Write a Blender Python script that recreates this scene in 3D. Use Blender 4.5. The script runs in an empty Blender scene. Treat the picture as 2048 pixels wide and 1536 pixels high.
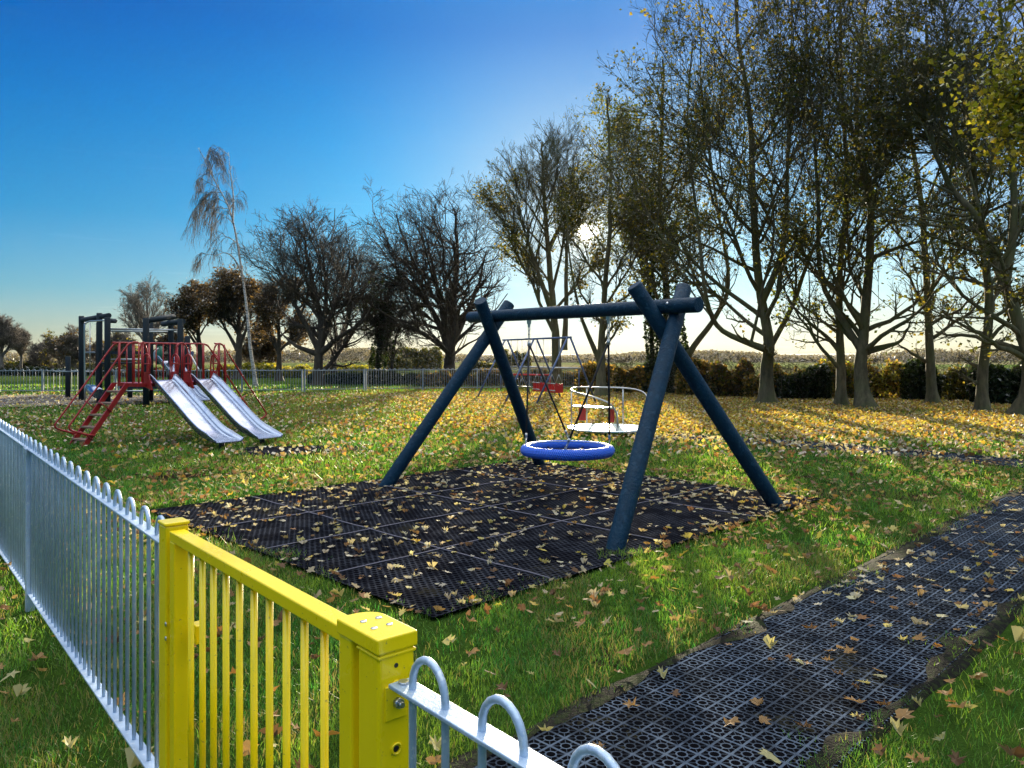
import bpy, math, random
import numpy as np
from mathutils import Vector
random.seed(7)
rng = np.random.default_rng(11)
sc = bpy.context.scene
C = sc.collection

# ------------------------------------------------------------------ camera, sky, sun
FPX, HV, EYE = 1540.0, 714.0, 1.6
cam = bpy.data.objects.new('camera', bpy.data.cameras.new('camera')); C.objects.link(cam); sc.camera = cam
cam.location = (0, 0, EYE); cam.rotation_euler = (math.pi/2, 0, 0)
cam.data.sensor_width = 36; cam.data.lens = FPX/2048*36; cam.data.shift_y = -54/2048
cam.data.clip_start = 0.05; cam.data.clip_end = 9000
SUN_AZ, SUN_EL = 5.42, 9.14
EV = 1.7
SUNV = Vector((math.sin(math.radians(SUN_AZ))*math.cos(math.radians(SUN_EL)),
               math.cos(math.radians(SUN_AZ))*math.cos(math.radians(SUN_EL)), math.sin(math.radians(SUN_EL))))
sl = bpy.data.lights.new('sun', 'SUN'); sl.energy = 5.0; sl.angle = math.radians(0.5); sl.color = (1.0, 0.86, 0.62)
so = bpy.data.objects.new('sun', sl); C.objects.link(so)
so.rotation_euler = SUNV.to_track_quat('Z', 'Y').to_euler()
sc.view_settings.view_transform = 'Standard'; sc.view_settings.look = 'None'
sc.view_settings.gamma = 1.0; sc.view_settings.exposure = EV
sc.render.engine = 'CYCLES'
sc.cycles.volume_bounces = 0
sc.cycles.use_denoising = True
sc.cycles.max_bounces = 7; sc.cycles.transparent_max_bounces = 4
sc.cycles.diffuse_bounces = 3; sc.cycles.glossy_bounces = 3; sc.cycles.transmission_bounces = 3
sc.cycles.sample_clamp_indirect = 4.0
sc.cycles.use_adaptive_sampling = True; sc.cycles.adaptive_threshold = 0.02

class NT:
    """tiny node-tree helper"""
    def __init__(s, nt): s.nt = nt
    def n(s, t, **kw):
        o = s.nt.nodes.new(t)
        for k, v in kw.items(): setattr(o, k, v)
        return o
    def l(s, a, b): s.nt.links.new(a, b)
    def set(s, sock, v):
        if hasattr(v, 'is_output') or isinstance(v, bpy.types.NodeSocket): s.l(v, sock)
        else: sock.default_value = v
    def m(s, op, a, b=0.0, c=None):
        o = s.n('ShaderNodeMath', operation=op); s.set(o.inputs[0], a); s.set(o.inputs[1], b)
        if c is not None: s.set(o.inputs[2], c)
        return o.outputs[0]
    def vm(s, op, a, b=None, scale=None):
        o = s.n('ShaderNodeVectorMath', operation=op); s.set(o.inputs[0], a)
        if b is not None: s.set(o.inputs[1], b)
        if scale is not None: s.set(o.inputs['Scale'], scale)
        return o.outputs['Value'] if op in ('DOT_PRODUCT', 'LENGTH', 'DISTANCE') else o.outputs[0]
    def ramp(s, fac, stops, interp='LINEAR'):
        o = s.n('ShaderNodeValToRGB'); cr = o.color_ramp; cr.interpolation = interp
        while len(cr.elements) < len(stops): cr.elements.new(0.5)
        for e, (p, c) in zip(cr.elements, stops):
            e.position = p; e.color = (c[0], c[1], c[2], 1)
        s.set(o.inputs[0], fac); return o.outputs[0]
    def mix(s, f, a, b, mode='MIX'):
        o = s.n('ShaderNodeMix', data_type='RGBA', blend_type=mode)
        s.set(o.inputs[0], f); s.set(o.inputs[6], a if not isinstance(a, tuple) else (*a[:3], 1)); s.set(o.inputs[7], b if not isinstance(b, tuple) else (*b[:3], 1))
        return o.outputs[2]
    def noise(s, vec, scale, detail=3, rough=0.55, dim='3D'):
        o = s.n('ShaderNodeTexNoise', noise_dimensions=dim)
        if vec is not None: s.l(vec, o.inputs['Vector'])
        o.inputs['Scale'].default_value = scale; o.inputs['Detail'].default_value = detail; o.inputs['Roughness'].default_value = rough
        return o.outputs[0]

w = bpy.data.worlds.new("World"); sc.world = w; w.use_nodes = True
t = NT(w.node_tree); bg = w.node_tree.nodes['Background']
sky = t.n('ShaderNodeTexSky', sky_type='NISHITA'); sky.sun_disc = False
sky.sun_elevation = math.radians(SUN_EL); sky.sun_rotation = math.radians(SUN_AZ)
sky.air_density = 1.0; sky.dust_density = 1.0; sky.ozone_density = 2.0
geo = t.n('ShaderNodeTexCoord'); D = t.vm('NORMALIZE', geo.outputs['Generated'])
sep = t.n('ShaderNodeSeparateXYZ'); t.l(D, sep.inputs[0])
elev = t.m('MAXIMUM', t.m('ARCSINE', sep.outputs[2]), 0.0)
sx = t.vm('SCALE', sky.outputs[0], scale=0.1)
den = t.vm('ADD', sx, (1, 1, 1)); cmp_ = t.vm('DIVIDE', sx, den)
ef = t.m('DIVIDE', elev, math.radians(60))
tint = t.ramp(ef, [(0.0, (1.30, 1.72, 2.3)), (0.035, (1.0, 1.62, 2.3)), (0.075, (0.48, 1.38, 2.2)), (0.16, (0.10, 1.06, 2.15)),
                   (0.27, (0.02, 0.84, 2.1)), (0.38, (0.004, 0.60, 1.95)), (0.48, (0.1, 0.8, 2.1)), (0.62, (11.0, 8.0, 6.4)), (0.85, (47.0, 29.5, 19.0))])  # last stops brighten the sky overhead, out of view, as added shadow fill
cosang = t.vm('DOT_PRODUCT', D, tuple(SUNV)); ang = t.m('ARCCOSINE', t.m('MINIMUM', cosang, 0.9999999))
deg = t.m('MULTIPLY', ang, 57.2958)
near = t.m('POWER', 2.718, t.m('MULTIPLY', t.m('POWER', t.m('DIVIDE', deg, 12.0), 2.0), -1.0))
lowk = t.m('POWER', 2.718, t.m('DIVIDE', elev, -0.10))
nearh = t.m('MAXIMUM', t.m('MULTIPLY', near, 0.70), t.m('MULTIPLY', lowk, t.m('POWER', 2.718, t.m('MULTIPLY', t.m('POWER', t.m('DIVIDE', deg, 36.0), 2.0), -1.0))))
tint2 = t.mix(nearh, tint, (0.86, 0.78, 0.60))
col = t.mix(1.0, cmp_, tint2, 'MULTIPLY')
def gl(a, s): return t.m('MULTIPLY', t.m('POWER', 2.718, t.m('DIVIDE', deg, -s)), a)
glow = t.m('ADD', gl(1.8, 0.8), gl(0.18, 3.6))
wide = t.m('MULTIPLY', gl(0.50, 8.5), t.m('SUBTRACT', 1.0, t.m('MULTIPLY', lowk, 0.75)))
disc = t.m('MULTIPLY', t.m('POWER', 2.718, t.m('MULTIPLY', t.m('POWER', t.m('DIVIDE', deg, 0.33), 2.0), -1.0)), 40.0)
g1 = t.vm('ADD', t.vm('SCALE', (1.0, 0.84, 0.50), scale=glow), t.vm('SCALE', (0.42, 0.66, 0.90), scale=wide)); g2 = t.vm('SCALE', (1.0, 0.93, 0.72), scale=disc)
azr = t.m('ARCTAN2', sep.outputs[0], sep.outputs[1])
veil = t.m('MULTIPLY', t.m('SMOOTHSTEP', 0.0, 0.0) if False else t.m('MINIMUM', t.m('MAXIMUM', t.m('MULTIPLY', t.m('SUBTRACT', azr, 0.10), 3.2), 0.0), 1.0), t.m('POWER', 2.718, t.m('DIVIDE', elev, -0.42)))
veil = t.m('MULTIPLY', veil, t.m('LESS_THAN', azr, 1.9)); veil = t.m('MULTIPLY', veil, t.m('SUBTRACT', 1.0, t.m('MULTIPLY', lowk, 0.9)))
g1 = t.vm('ADD', g1, t.vm('SCALE', (0.66, 0.64, 0.50), scale=veil))
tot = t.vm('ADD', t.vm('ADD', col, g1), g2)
# pale noise streaks low in the sky, fading upwards
cn = t.noise(t.vm('MULTIPLY', D, (3.0, 3.0, 60.0)), 2.2, 3, 0.5)
cl = t.m('MULTIPLY', t.m('MULTIPLY', t.m('SMOOTH_MAX', t.m('SUBTRACT', cn, 0.60), 0.0, 0.02), lowk), 0.9)
tot = t.vm('ADD', tot, t.vm('SCALE', (1, 0.95, 0.8), scale=cl))
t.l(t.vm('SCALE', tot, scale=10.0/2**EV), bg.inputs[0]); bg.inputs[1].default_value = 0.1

# ------------------------------------------------------------------ position helpers (photo pixel -> world)
def W(u, v, d): return Vector(((u-1024)/FPX*d, d, EYE-(v-HV)/FPX*d))
def G(u, v):
    d = EYE*FPX/(v-HV); return Vector(((u-1024)/FPX*d, d, 0.0))
def sstep(a, b, x): q = np.clip((x-a)/(b-a), 0, 1); return q*q*(3-2*q)
_perm = np.random.default_rng(3).random((256, 256))
def vnoise(x, y, s):
    x = np.asarray(x)/s+100.3; y = np.asarray(y)/s+57.7
    xi = np.floor(x).astype(int); yi = np.floor(y).astype(int); fx = x-xi; fy = y-yi
    fx = fx*fx*(3-2*fx); fy = fy*fy*(3-2*fy)
    g = lambda a, b: _perm[a % 256, b % 256]
    return (g(xi, yi)*(1-fx)+g(xi+1, yi)*fx)*(1-fy)+(g(xi, yi+1)*(1-fx)+g(xi+1, yi+1)*fx)*fy

# ------------------------------------------------------------------ materials
MATS = {}
def newmat(name):
    m = bpy.data.materials.new(name); m.use_nodes = True; MATS[name] = m
    T = NT(m.node_tree); return m, T, m.node_tree.nodes['Principled BSDF']
def simple(name, col, rough=0.5, metal=0.0, var=0.15, vs=6.0, bump=0.0, bs=60.0, spec=0.5, dirt=None, coat=0.0):
    m, T, b = newmat(name)
    tc = T.n('ShaderNodeTexCoord').outputs['Object']
    nz = T.noise(tc, vs, 4, 0.6)
    c = T.mix(T.m('MULTIPLY', nz, 1.0), tuple(x*(1-var) for x in col), tuple(min(1, x*(1+var)) for x in col))
    if dirt:
        n2 = T.noise(tc, dirt[1], 5, 0.65)
        c = T.mix(T.m('MULTIPLY', T.m('GREATER_THAN', n2, dirt[2]), dirt[3]), c, dirt[0])
    T.l(c, b.inputs['Base Color']); b.inputs['Metallic'].default_value = metal
    rr = T.m('ADD', T.m('MULTIPLY', T.m('SUBTRACT', nz, 0.5), 0.25), rough); T.l(rr, b.inputs['Roughness'])
    b.inputs['Specular IOR Level'].default_value = spec; b.inputs['Coat Weight'].default_value = coat
    if bump:
        bn = T.n('ShaderNodeBump'); bn.inputs['Strength'].default_value = bump; bn.inputs['Distance'].default_value = 0.01
        T.l(T.noise(tc, bs, 3, 0.6), bn.inputs['Height']); T.l(bn.outputs[0], b.inputs['Normal'])
    return m
M_GALV = simple('galvanised_steel', (0.44, 0.55, 0.69), 0.40, 0.35, 0.28, 14, 0.15, 160, dirt=((0.75, 0.78, 0.8), 45, 0.60, 0.5))
M_YEL = simple('yellow_powder_coat', (1.0, 0.71, 0.004), 0.3, 0.0, 0.06, 9, 0.06, 220, spec=0.4, dirt=((0.30, 0.23, 0.06), 75, 0.665, 0.6), coat=0.25)
M_BOLT = simple('bolt_steel', (0.55, 0.55, 0.55), 0.3, 0.9, 0.2, 80)
M_LOG = simple('blue_stained_log', (0.003, 0.028, 0.056), 0.55, 0.0, 0.5, 7, 0.9, 40, spec=0.2, dirt=((0.018, 0.060, 0.105), 18, 0.58, 0.5))
M_LOGD = simple('dark_stained_log', (0.010, 0.020, 0.028), 0.75, 0.0, 0.35, 3, 0.5, 30)
M_RED = simple('red_painted_steel', (0.36, 0.018, 0.016), 0.35, 0.0, 0.25, 5, 0.05, 80, dirt=((0.20, 0.02, 0.015), 12, 0.6, 0.6))
M_REDP = simple('red_plastic', (0.50, 0.02, 0.02), 0.4, 0.0, 0.15, 5)
M_STEP = simple('worn_wood_step', (0.20, 0.12, 0.08), 0.7, 0.0, 0.4, 14, 0.2, 60)
M_SLIDE = simple('slide_stainless', (0.33, 0.38, 0.50), 0.22, 0.9, 0.15, 3.5, 0.05, 12, dirt=((0.20, 0.26, 0.42), 5, 0.55, 0.5))
M_ROPE = simple('black_rope', (0.012, 0.012, 0.014), 0.8, 0.0, 0.4, 60)
M_CHAIN = simple('zinc_chain', (0.45, 0.46, 0.45), 0.35, 0.8, 0.2, 60)
M_BARB = simple('blue_grey_frame_paint', (0.07, 0.11, 0.22), 0.35, 0.1, 0.25, 8)
M_GREEN = simple('green_plastic', (0.01, 0.16, 0.09), 0.4, 0.0, 0.1, 8)
M_BLACKR = simple('black_rubber_seat', (0.012, 0.012, 0.014), 0.4, 0.0, 0.1, 8)
M_PLATE = simple('bare_steel_deck', (0.82, 0.82, 0.80), 0.22, 1.0, 0.05, 8)
M_EDGE = simple('mat_seam', (0.13, 0.12, 0.15), 0.7, 0.0, 0.3, 14)

M_GALVD = simple('weathered_galvanising', (0.24, 0.28, 0.31), 0.5, 0.3, 0.3, 3)
# rope-wrapped blue ring
M_RING, T, b = newmat('blue_rope_ring')
uvn = T.n('ShaderNodeUVMap'); su = T.n('ShaderNodeSeparateXYZ'); T.l(uvn.outputs[0], su.inputs[0])
ph = T.m('ADD', T.m('MULTIPLY', su.outputs[0], 150.0), T.m('MULTIPLY', su.outputs[1], 9.0))
ph2 = T.m('ADD', T.m('MULTIPLY', su.outputs[0], -20.0), T.m('MULTIPLY', su.outputs[1], 22.0))
wv = T.m('ABSOLUTE', T.m('SINE', T.m('MULTIPLY', ph, math.pi))); wv2 = T.m('ABSOLUTE', T.m('SINE', T.m('MULTIPLY', ph2, math.pi)))
hh = T.m('ADD', wv, T.m('MULTIPLY', wv2, 0.5))
T.l(T.mix(T.m('MULTIPLY', hh, 0.66), (0.006, 0.04, 0.32), (0.03, 0.19, 1.0)), b.inputs['Base Color'])
b.inputs['Roughness'].default_value = 0.45
bn = T.n('ShaderNodeBump'); bn.inputs['Strength'].default_value = 0.9; bn.inputs['Distance'].default_value = 0.008
T.l(hh, bn.inputs['Height']); T.l(bn.outputs[0], b.inputs['Normal'])

def leafmat(name, trans=0.45, rough=0.5, attr='col', gloss=0.15):
    m = bpy.data.materials.new(name); m.use_nodes = True; T = NT(m.node_tree)
    for n in list(m.node_tree.nodes):
        if n.type == 'BSDF_PRINCIPLED': m.node_tree.nodes.remove(n)
    out = [n for n in m.node_tree.nodes if n.type == 'OUTPUT_MATERIAL'][0]
    a = T.n('ShaderNodeAttribute'); a.attribute_name = attr
    d = T.n('ShaderNodeBsdfDiffuse'); tr = T.n('ShaderNodeBsdfTranslucent'); gs = T.n('ShaderNodeBsdfGlossy'); gs.inputs['Roughness'].default_value = rough
    T.l(a.outputs[0], d.inputs[0])
    br = T.vm('MULTIPLY', a.outputs[0], (1.35, 1.30, 0.7)); T.l(br, tr.inputs[0]); gs.inputs[0].default_value = (1, 1, 1, 1)
    mx = T.n('ShaderNodeMixShader'); mx.inputs[0].default_value = trans; T.l(d.outputs[0], mx.inputs[1]); T.l(tr.outputs[0], mx.inputs[2])
    fr = T.n('ShaderNodeFresnel'); fr.inputs[0].default_value = 1.35
    mx2 = T.n('ShaderNodeMixShader'); T.l(T.m('MULTIPLY', fr.outputs[0], gloss), mx2.inputs[0]); T.l(mx.outputs[0], mx2.inputs[1]); T.l(gs.outputs[0], mx2.inputs[2])
    T.l(mx2.outputs[0], out.inputs[0]); MATS[name] = m; return m
M_LEAF = leafmat('tree_leaf', 0.5, 0.5)
M_LITTER = leafmat('fallen_leaf', 0.35, 0.6)
M_BLADE = leafmat('grass_blade', 0.5, 0.45, gloss=0.3)

def barkmat(name, c1, c2, moss=None):
    m, T, b = newmat(name); tc = T.n('ShaderNodeTexCoord').outputs['Object']
    v = T.vm('MULTIPLY', tc, (1, 1, 0.25)); nz = T.noise(v, 9, 5, 0.7)
    c = T.ramp(nz, [(0.3, c1), (0.65, c2)])
    if moss: c = T.mix(T.m('MULTIPLY', T.m('SMOOTH_MAX', T.m('SUBTRACT', T.noise(tc, 1.3, 3), 0.42), 0.0, 0.05), 3.0), c, moss)
    T.l(c, b.inputs['Base Color']); b.inputs['Roughness'].default_value = 0.9; b.inputs['Specular IOR Level'].default_value = 0.2
    bn = T.n('ShaderNodeBump'); bn.inputs['Strength'].default_value = 0.6; bn.inputs['Distance'].default_value = 0.03
    T.l(nz, bn.inputs['Height']); T.l(bn.outputs[0], b.inputs['Normal']); return m
M_BARK = barkmat('sycamore_bark', (0.05, 0.044, 0.026), (0.16, 0.135, 0.08), (0.095, 0.11, 0.035))
M_BARKD = barkmat('dark_bark', (0.03, 0.024, 0.019), (0.085, 0.068, 0.05))
M_BARKG = barkmat('grey_bark', (0.10, 0.085, 0.07), (0.20, 0.17, 0.14))
M_BIRCH, T, b = newmat('birch_bark')
tc = T.n('ShaderNodeTexCoord').outputs['Object']
c = T.ramp(T.noise(T.vm('MULTIPLY', tc, (2, 2, 6)), 2.2, 4, 0.7), [(0.40, (0.05, 0.045, 0.04)), (0.47, (0.42, 0.38, 0.34)), (0.7, (0.6, 0.56, 0.52))])
T.l(c, b.inputs['Base Color']); b.inputs['Roughness'].default_value = 0.75

# ground: one sheet, grass soil near, fields far
M_GROUND, T, b = newmat('ground_turf')
pos = T.n('ShaderNodeNewGeometry').outputs['Position']; sp = T.n('ShaderNodeSeparateXYZ'); T.l(pos, sp.inputs[0])
n1 = T.noise(pos, 0.35, 4, 0.6); n2 = T.noise(pos, 6.0, 5, 0.7); n3 = T.noise(pos, 40.0, 3, 0.7); n4 = T.noise(pos, 0.012, 3, 0.5)
gr = T.mix(n2, (0.012, 0.030, 0.006), (0.050, 0.105, 0.014)); gr = T.mix(T.m('MULTIPLY', n3, 0.6), gr, (0.028, 0.05, 0.010))
soil = T.mix(n3, (0.010, 0.008, 0.006), (0.045, 0.032, 0.02))
gr = T.mix(T.m('GREATER_THAN', T.m('ADD', n1, T.m('MULTIPLY', n2, 0.35)), 0.80), gr, soil)
lf = T.ramp(T.noise(pos, 9.0, 4, 0.8), [(0.30, (0.06, 0.10, 0.015)), (0.45, (0.16, 0.10, 0.02)), (0.55, (0.30, 0.17, 0.04)), (0.68, (0.45, 0.30, 0.05))])
# leaf drift zone under the tree row (x > -10, y 15..34)
zx = T.m('SMOOTH_MIN', T.m('MULTIPLY', T.m('ADD', sp.outputs[0], 11.0), 0.12), 1.0, 0.3)
zy = T.m('MULTIPLY', T.m('SMOOTH_MIN', T.m('MULTIPLY', T.m('SUBTRACT', sp.outputs[1], 15.0), 0.12), 1.0, 0.3), T.m('LESS_THAN', sp.outputs[1], 42.0))
zone = T.m('MULTIPLY', T.m('MULTIPLY', T.m('MAXIMUM', zx, 0.0), T.m('MAXIMUM', zy, 0.0)), T.m('ADD', 0.35, n1))
gr = T.mix(T.m('MINIMUM', zone, 0.6), gr, lf)
far = T.ramp(n4, [(0.35, (0.08, 0.13, 0.025)), (0.5, (0.15, 0.15, 0.06)), (0.62, (0.22, 0.18, 0.10))])
fy = T.m('MINIMUM', T.m('MAXIMUM', T.m('DIVIDE', T.m('SUBTRACT', sp.outputs[1], 45.0), 60.0), 0.0), 1.0)
T.l(T.mix(fy, gr, far), b.inputs['Base Color']); b.inputs['Roughness'].default_value = 1.0; b.inputs['Specular IOR Level'].default_value = 0.0
bn = T.n('ShaderNodeBump'); bn.inputs['Strength'].default_value = 0.8; bn.inputs['Distance'].default_value = 0.04
T.l(T.m('ADD', n2, n3), bn.inputs['Height']); T.l(bn.outputs[0], b.inputs['Normal'])

# rubber matting: ring-and-square grid (path) and small staggered holes (swing mat)
def gridmat(name, cell, kind, lo, hi, rough):
    m, T, b = newmat(name)
    tc = T.n('ShaderNodeTexCoord').outputs['Object']; s = T.n('ShaderNodeSeparateXYZ'); T.l(tc, s.inputs[0])
    X = T.m('DIVIDE', s.outputs[0], cell); Y = T.m('DIVIDE', s.outputs[1], cell)
    if kind == 'ring':
        fx = T.m('SUBTRACT', T.m('FRACT', X), 0.5); fy = T.m('SUBTRACT', T.m('FRACT', Y), 0.5)
        r = T.m('SQRT', T.m('ADD', T.m('MULTIPLY', fx, fx), T.m('MULTIPLY', fy, fy)))
        ring = T.m('LESS_THAN', T.m('ABSOLUTE', T.m('SUBTRACT', r, 0.235)), 0.036)
        ax = T.m('ABSOLUTE', fx); ay = T.m('ABSOLUTE', fy)
        edge = T.m('GREATER_THAN', T.m('MAXIMUM', ax, ay), 0.44)
        outr = T.m('GREATER_THAN', r, 0.24)
        diag = T.m('MULTIPLY', T.m('LESS_THAN', T.m('ABSOLUTE', T.m('SUBTRACT', ax, ay)), 0.03), outr)
        cross = T.m('MULTIPLY', T.m('LESS_THAN', T.m('MINIMUM', ax, ay), 0.028), outr)
        h = T.m('MAXIMUM', T.m('MAXIMUM', ring, edge), T.m('MAXIMUM', diag, T.m('MULTIPLY', cross, 0.8)))
        h = T.m('MAXIMUM', T.m('MAXIMUM', ring, edge), T.m('MAXIMUM', T.m('MULTIPLY', diag, 0.6), T.m('MULTIPLY', cross, 0.7)))
    else:
        Ys = T.m('MULTIPLY', Y, 1.1547); row = T.m('FLOOR', Ys)
        Xs = T.m('ADD', X, T.m('MULTIPLY', T.m('MODULO', T.m('ABSOLUTE', row), 2.0), 0.5))
        fx = T.m('SUBTRACT', T.m('FRACT', Xs), 0.5); fy = T.m('MULTIPLY', T.m('SUBTRACT', T.m('FRACT', Ys), 0.5), 0.866)
        r = T.m('SQRT', T.m('ADD', T.m('MULTIPLY', fx, fx), T.m('MULTIPLY', fy, fy)))
        h = T.m('GREATER_THAN', r, 0.36)
    nz = T.noise(tc, 1.7, 4, 0.6); n2 = T.noise(tc, 30, 3, 0.7)
    dust = T.m('MAXIMUM', T.m('MULTIPLY', T.m('SUBTRACT', nz, 0.45), 2.2), 0.0)
    hc = T.mix(T.m('MULTIPLY', n2, 1.0), tuple(x*0.6 for x in hi), tuple(x*1.5 for x in hi))
    hc = T.mix(T.m('MULTIPLY', T.m('MINIMUM', dust, 1.0), 0.16), hc, (0.09, 0.075, 0.065))
    lc = T.mix(T.m('MULTIPLY', T.m('GREATER_THAN', T.m('ADD', nz, T.m('MULTIPLY', n2, 0.4)), 0.84), 0.6), lo, (0.022, 0.02, 0.012))
    h = T.m('MULTIPLY', h, T.m('MINIMUM', T.m('MAXIMUM', T.m('SUBTRACT', 4.2, T.m('MULTIPLY', T.m('ADD', T.noise(tc, 3.1, 5, 0.7), T.m('MULTIPLY', n2, 0.12)), 6.2)), 0.38), 1.0))
    T.l(T.mix(h, lc, hc), b.inputs['Base Color'])
    T.l(T.m('ADD', rough, T.m('MULTIPLY', T.m('SUBTRACT', 1.0, h), 0.4)), b.inputs['Roughness'])
    b.inputs['Specular IOR Level'].default_value = 0.0
    bn = T.n('ShaderNodeBump'); bn.inputs['Strength'].default_value = 0.35; bn.inputs['Distance'].default_value = 0.006
    T.l(T.m('ADD', h, T.m('MULTIPLY', n2, 0.25)), bn.inputs['Height']); T.l(bn.outputs[0], b.inputs['Normal'])
    return m
M_PATH = gridmat('path_rubber_grid', 0.092, 'ring', (0.004, 0.004, 0.005), (0.078, 0.10, 0.135), 0.6)  # rib colour bluish to carry the sky reflection the shader leaves out
M_SWMAT = gridmat('swing_rubber_mat', 0.05, 'hole', (0.0025, 0.0025, 0.004), (0.028, 0.031, 0.040), 0.7)

# ------------------------------------------------------------------ mesh helpers
def link(o, parent=None):
    C.objects.link(o)
    if parent is not None: o.parent = parent
    return o
def tag(o, label=None, cat=None, group=None, kind=None):
    if label: o['label'] = label
    if cat: o['category'] = cat
    if group: o['group'] = group
    if kind: o['kind'] = kind
    return o
def empty(name, loc, label, cat, group=None):
    o = bpy.data.objects.new(name, None); o.location = loc; o.empty_display_size = 0.2; C.objects.link(o)
    return tag(o, label, cat, group)
def rawmesh(name, V, F, mats, smooth=False, midx=None, col=None):
    """V (n,3) array, F list of int arrays (each (m,k))"""
    me = bpy.data.meshes.new(name); V = np.asarray(V, np.float32)
    me.vertices.add(len(V)); me.vertices.foreach_set('co', V.ravel())
    loops = np.concatenate([f.ravel() for f in F]).astype(np.int32)
    tot = np.concatenate([np.full(len(f), f.shape[1], np.int32) for f in F])
    st = np.concatenate([[0], np.cumsum(tot)[:-1]]).astype(np.int32)
    me.loops.add(len(loops)); me.loops.foreach_set('vertex_index', loops)
    me.polygons.add(len(tot)); me.polygons.foreach_set('loop_start', st); me.polygons.foreach_set('loop_total', tot)
    if midx is not None: me.polygons.foreach_set('material_index', np.asarray(midx, np.int32))
    me.polygons.foreach_set('use_smooth', np.full(len(tot), bool(smooth)) if np.isscalar(smooth) else np.asarray(smooth, bool))
    for m in mats: me.materials.append(m)
    if col is not None:
        a = me.color_attributes.new('col', 'FLOAT_COLOR', 'POINT')
        c4 = np.ones((len(V), 4), np.float32); c4[:, :3] = col; a.data.foreach_set('color', c4.ravel())
    me.update(calc_edges=True); return me

class MB:
    def __init__(s): s.v = []; s.f = []; s.sm = []; s.uv = None
    def add(s, vs, fs, smooth=False):
        b0 = len(s.v); s.v += [tuple(p) for p in vs]
        for f in fs: s.f.append([i+b0 for i in f]); s.sm.append(smooth)
        return s
    def box(s, o, X, Y, Z):
        """o corner, X Y Z edge vectors"""
        o = Vector(o); X = Vector(X); Y = Vector(Y); Z = Vector(Z)
        vs = [o, o+X, o+X+Y, o+Y, o+Z, o+X+Z, o+X+Y+Z, o+Y+Z]
        fs = [(0, 3, 2, 1), (4, 5, 6, 7), (0, 1, 5, 4), (1, 2, 6, 5), (2, 3, 7, 6), (3, 0, 4, 7)]
        if X.cross(Y).dot(Z) < 0: fs = [tuple(reversed(f)) for f in fs]
        return s.add(vs, fs)
    def cbox(s, c, sx, sy, sz, ang=0.0):
        X = Vector((math.cos(ang), math.sin(ang), 0)); Y = Vector((-math.sin(ang), math.cos(ang), 0)); c = Vector(c)
        return s.box(c-X*sx/2-Y*sy/2-Vector((0, 0, sz/2)), X*sx, Y*sy, Vector((0, 0, sz)))
    def tube(s, pts, r, sides=8, caps=True, closed=False):
        pts = [Vector(p) for p in pts]; n = len(pts); rs = r if isinstance(r, (list, tuple)) else [r]*n
        ref = None; rings = []; b0 = len(s.v)
        for i, p in enumerate(pts):
            if closed: tg = (pts[(i+1) % n]-pts[i-1])
            else: tg = pts[min(i+1, n-1)]-pts[max(i-1, 0)]
            tg.normalize()
            if ref is None: ref = Vector((0, 0, 1)) if abs(tg.z) < 0.9 else Vector((1, 0, 0))
            A = ref-tg*ref.dot(tg)
            if A.length < 1e-4: A = Vector((0, 1, 0)).cross(tg)
            A.normalize(); ref = A; B = tg.cross(A)
            for k in range(sides):
                a = 2*math.pi*k/sides; s.v.append(tuple(p+(A*math.cos(a)+B*math.sin(a))*rs[i]))
        m = n if closed else n-1
        for i in range(m):
            for k in range(sides):
                a = b0+i*sides+k; b_ = b0+i*sides+(k+1) % sides; j = (i+1) % n
                c = b0+j*sides+(k+1) % sides; d = b0+j*sides+k
                s.f.append([a, b_, c, d]); s.sm.append(True)
        if caps and not closed:
            s.f.append([b0+k for k in reversed(range(sides))]); s.sm.append(False)
            s.f.append([b0+(n-1)*sides+k for k in range(sides)]); s.sm.append(False)
        return s
    def dome(s, c, r, axis=(0, 0, 1), h=0.6, sides=10):
        ax = Vector(axis).normalized(); A = ax.orthogonal().normalized(); B = ax.cross(A); c = Vector(c); b0 = len(s.v)
        for j in range(4):
            th = j/4*math.pi/2
            for k in range(sides):
                a = 2*math.pi*k/sides; s.v.append(tuple(c+(A*math.cos(a)+B*math.sin(a))*r*math.cos(th)+ax*r*h*math.sin(th)))
        s.v.append(tuple(c+ax*r*h)); top = len(s.v)-1
        for j in range(3):
            for k in range(sides): s.f.append([b0+j*sides+k, b0+j*sides+(k+1) % sides, b0+(j+1)*sides+(k+1) % sides, b0+(j+1)*sides+k]); s.sm.append(True)
        for k in range(sides): s.f.append([b0+3*sides+k, b0+3*sides+(k+1) % sides, top]); s.sm.append(True)
        s.f.append([b0+k for k in reversed(range(sides))]); s.sm.append(False)
        return s
    def prism(s, poly, z0, z1):
        n = len(poly); vs = [(p[0], p[1], z0) for p in poly]+[(p[0], p[1], z1) for p in poly]
        fs = [tuple(reversed(range(n))), tuple(range(n, 2*n))]+[(i, (i+1) % n, n+(i+1) % n, n+i) for i in range(n)]
        return s.add(vs, fs)
    def build(s, name, mat, parent=None, bevel=0.0, seg=2):
        me = bpy.data.meshes.new(name); me.from_pydata(s.v, [], s.f); me.polygons.foreach_set('use_smooth', s.sm)
        for m in (mat if isinstance(mat, (list, tuple)) else [mat]): me.materials.append(m)
        me.update(); o = bpy.data.objects.new(name, me); link(o, parent)
        if parent is not None: o.location = (0, 0, 0); o.matrix_parent_inverse = parent.matrix_world.inverted() if False else o.matrix_parent_inverse
        if parent is not None:
            L = Vector(parent['_loc']) if '_loc' in parent else rootloc(parent)
            me.transform(__import__('mathutils').Matrix.Translation(-L))
        if bevel:
            bm = o.modifiers.new('bevel', 'BEVEL'); bm.width = bevel; bm.segments = seg; bm.limit_method = 'ANGLE'
        return o
def rootloc(o):
    L = Vector((0, 0, 0))
    while o is not None: L += o.location; o = o.parent
    return L
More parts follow.
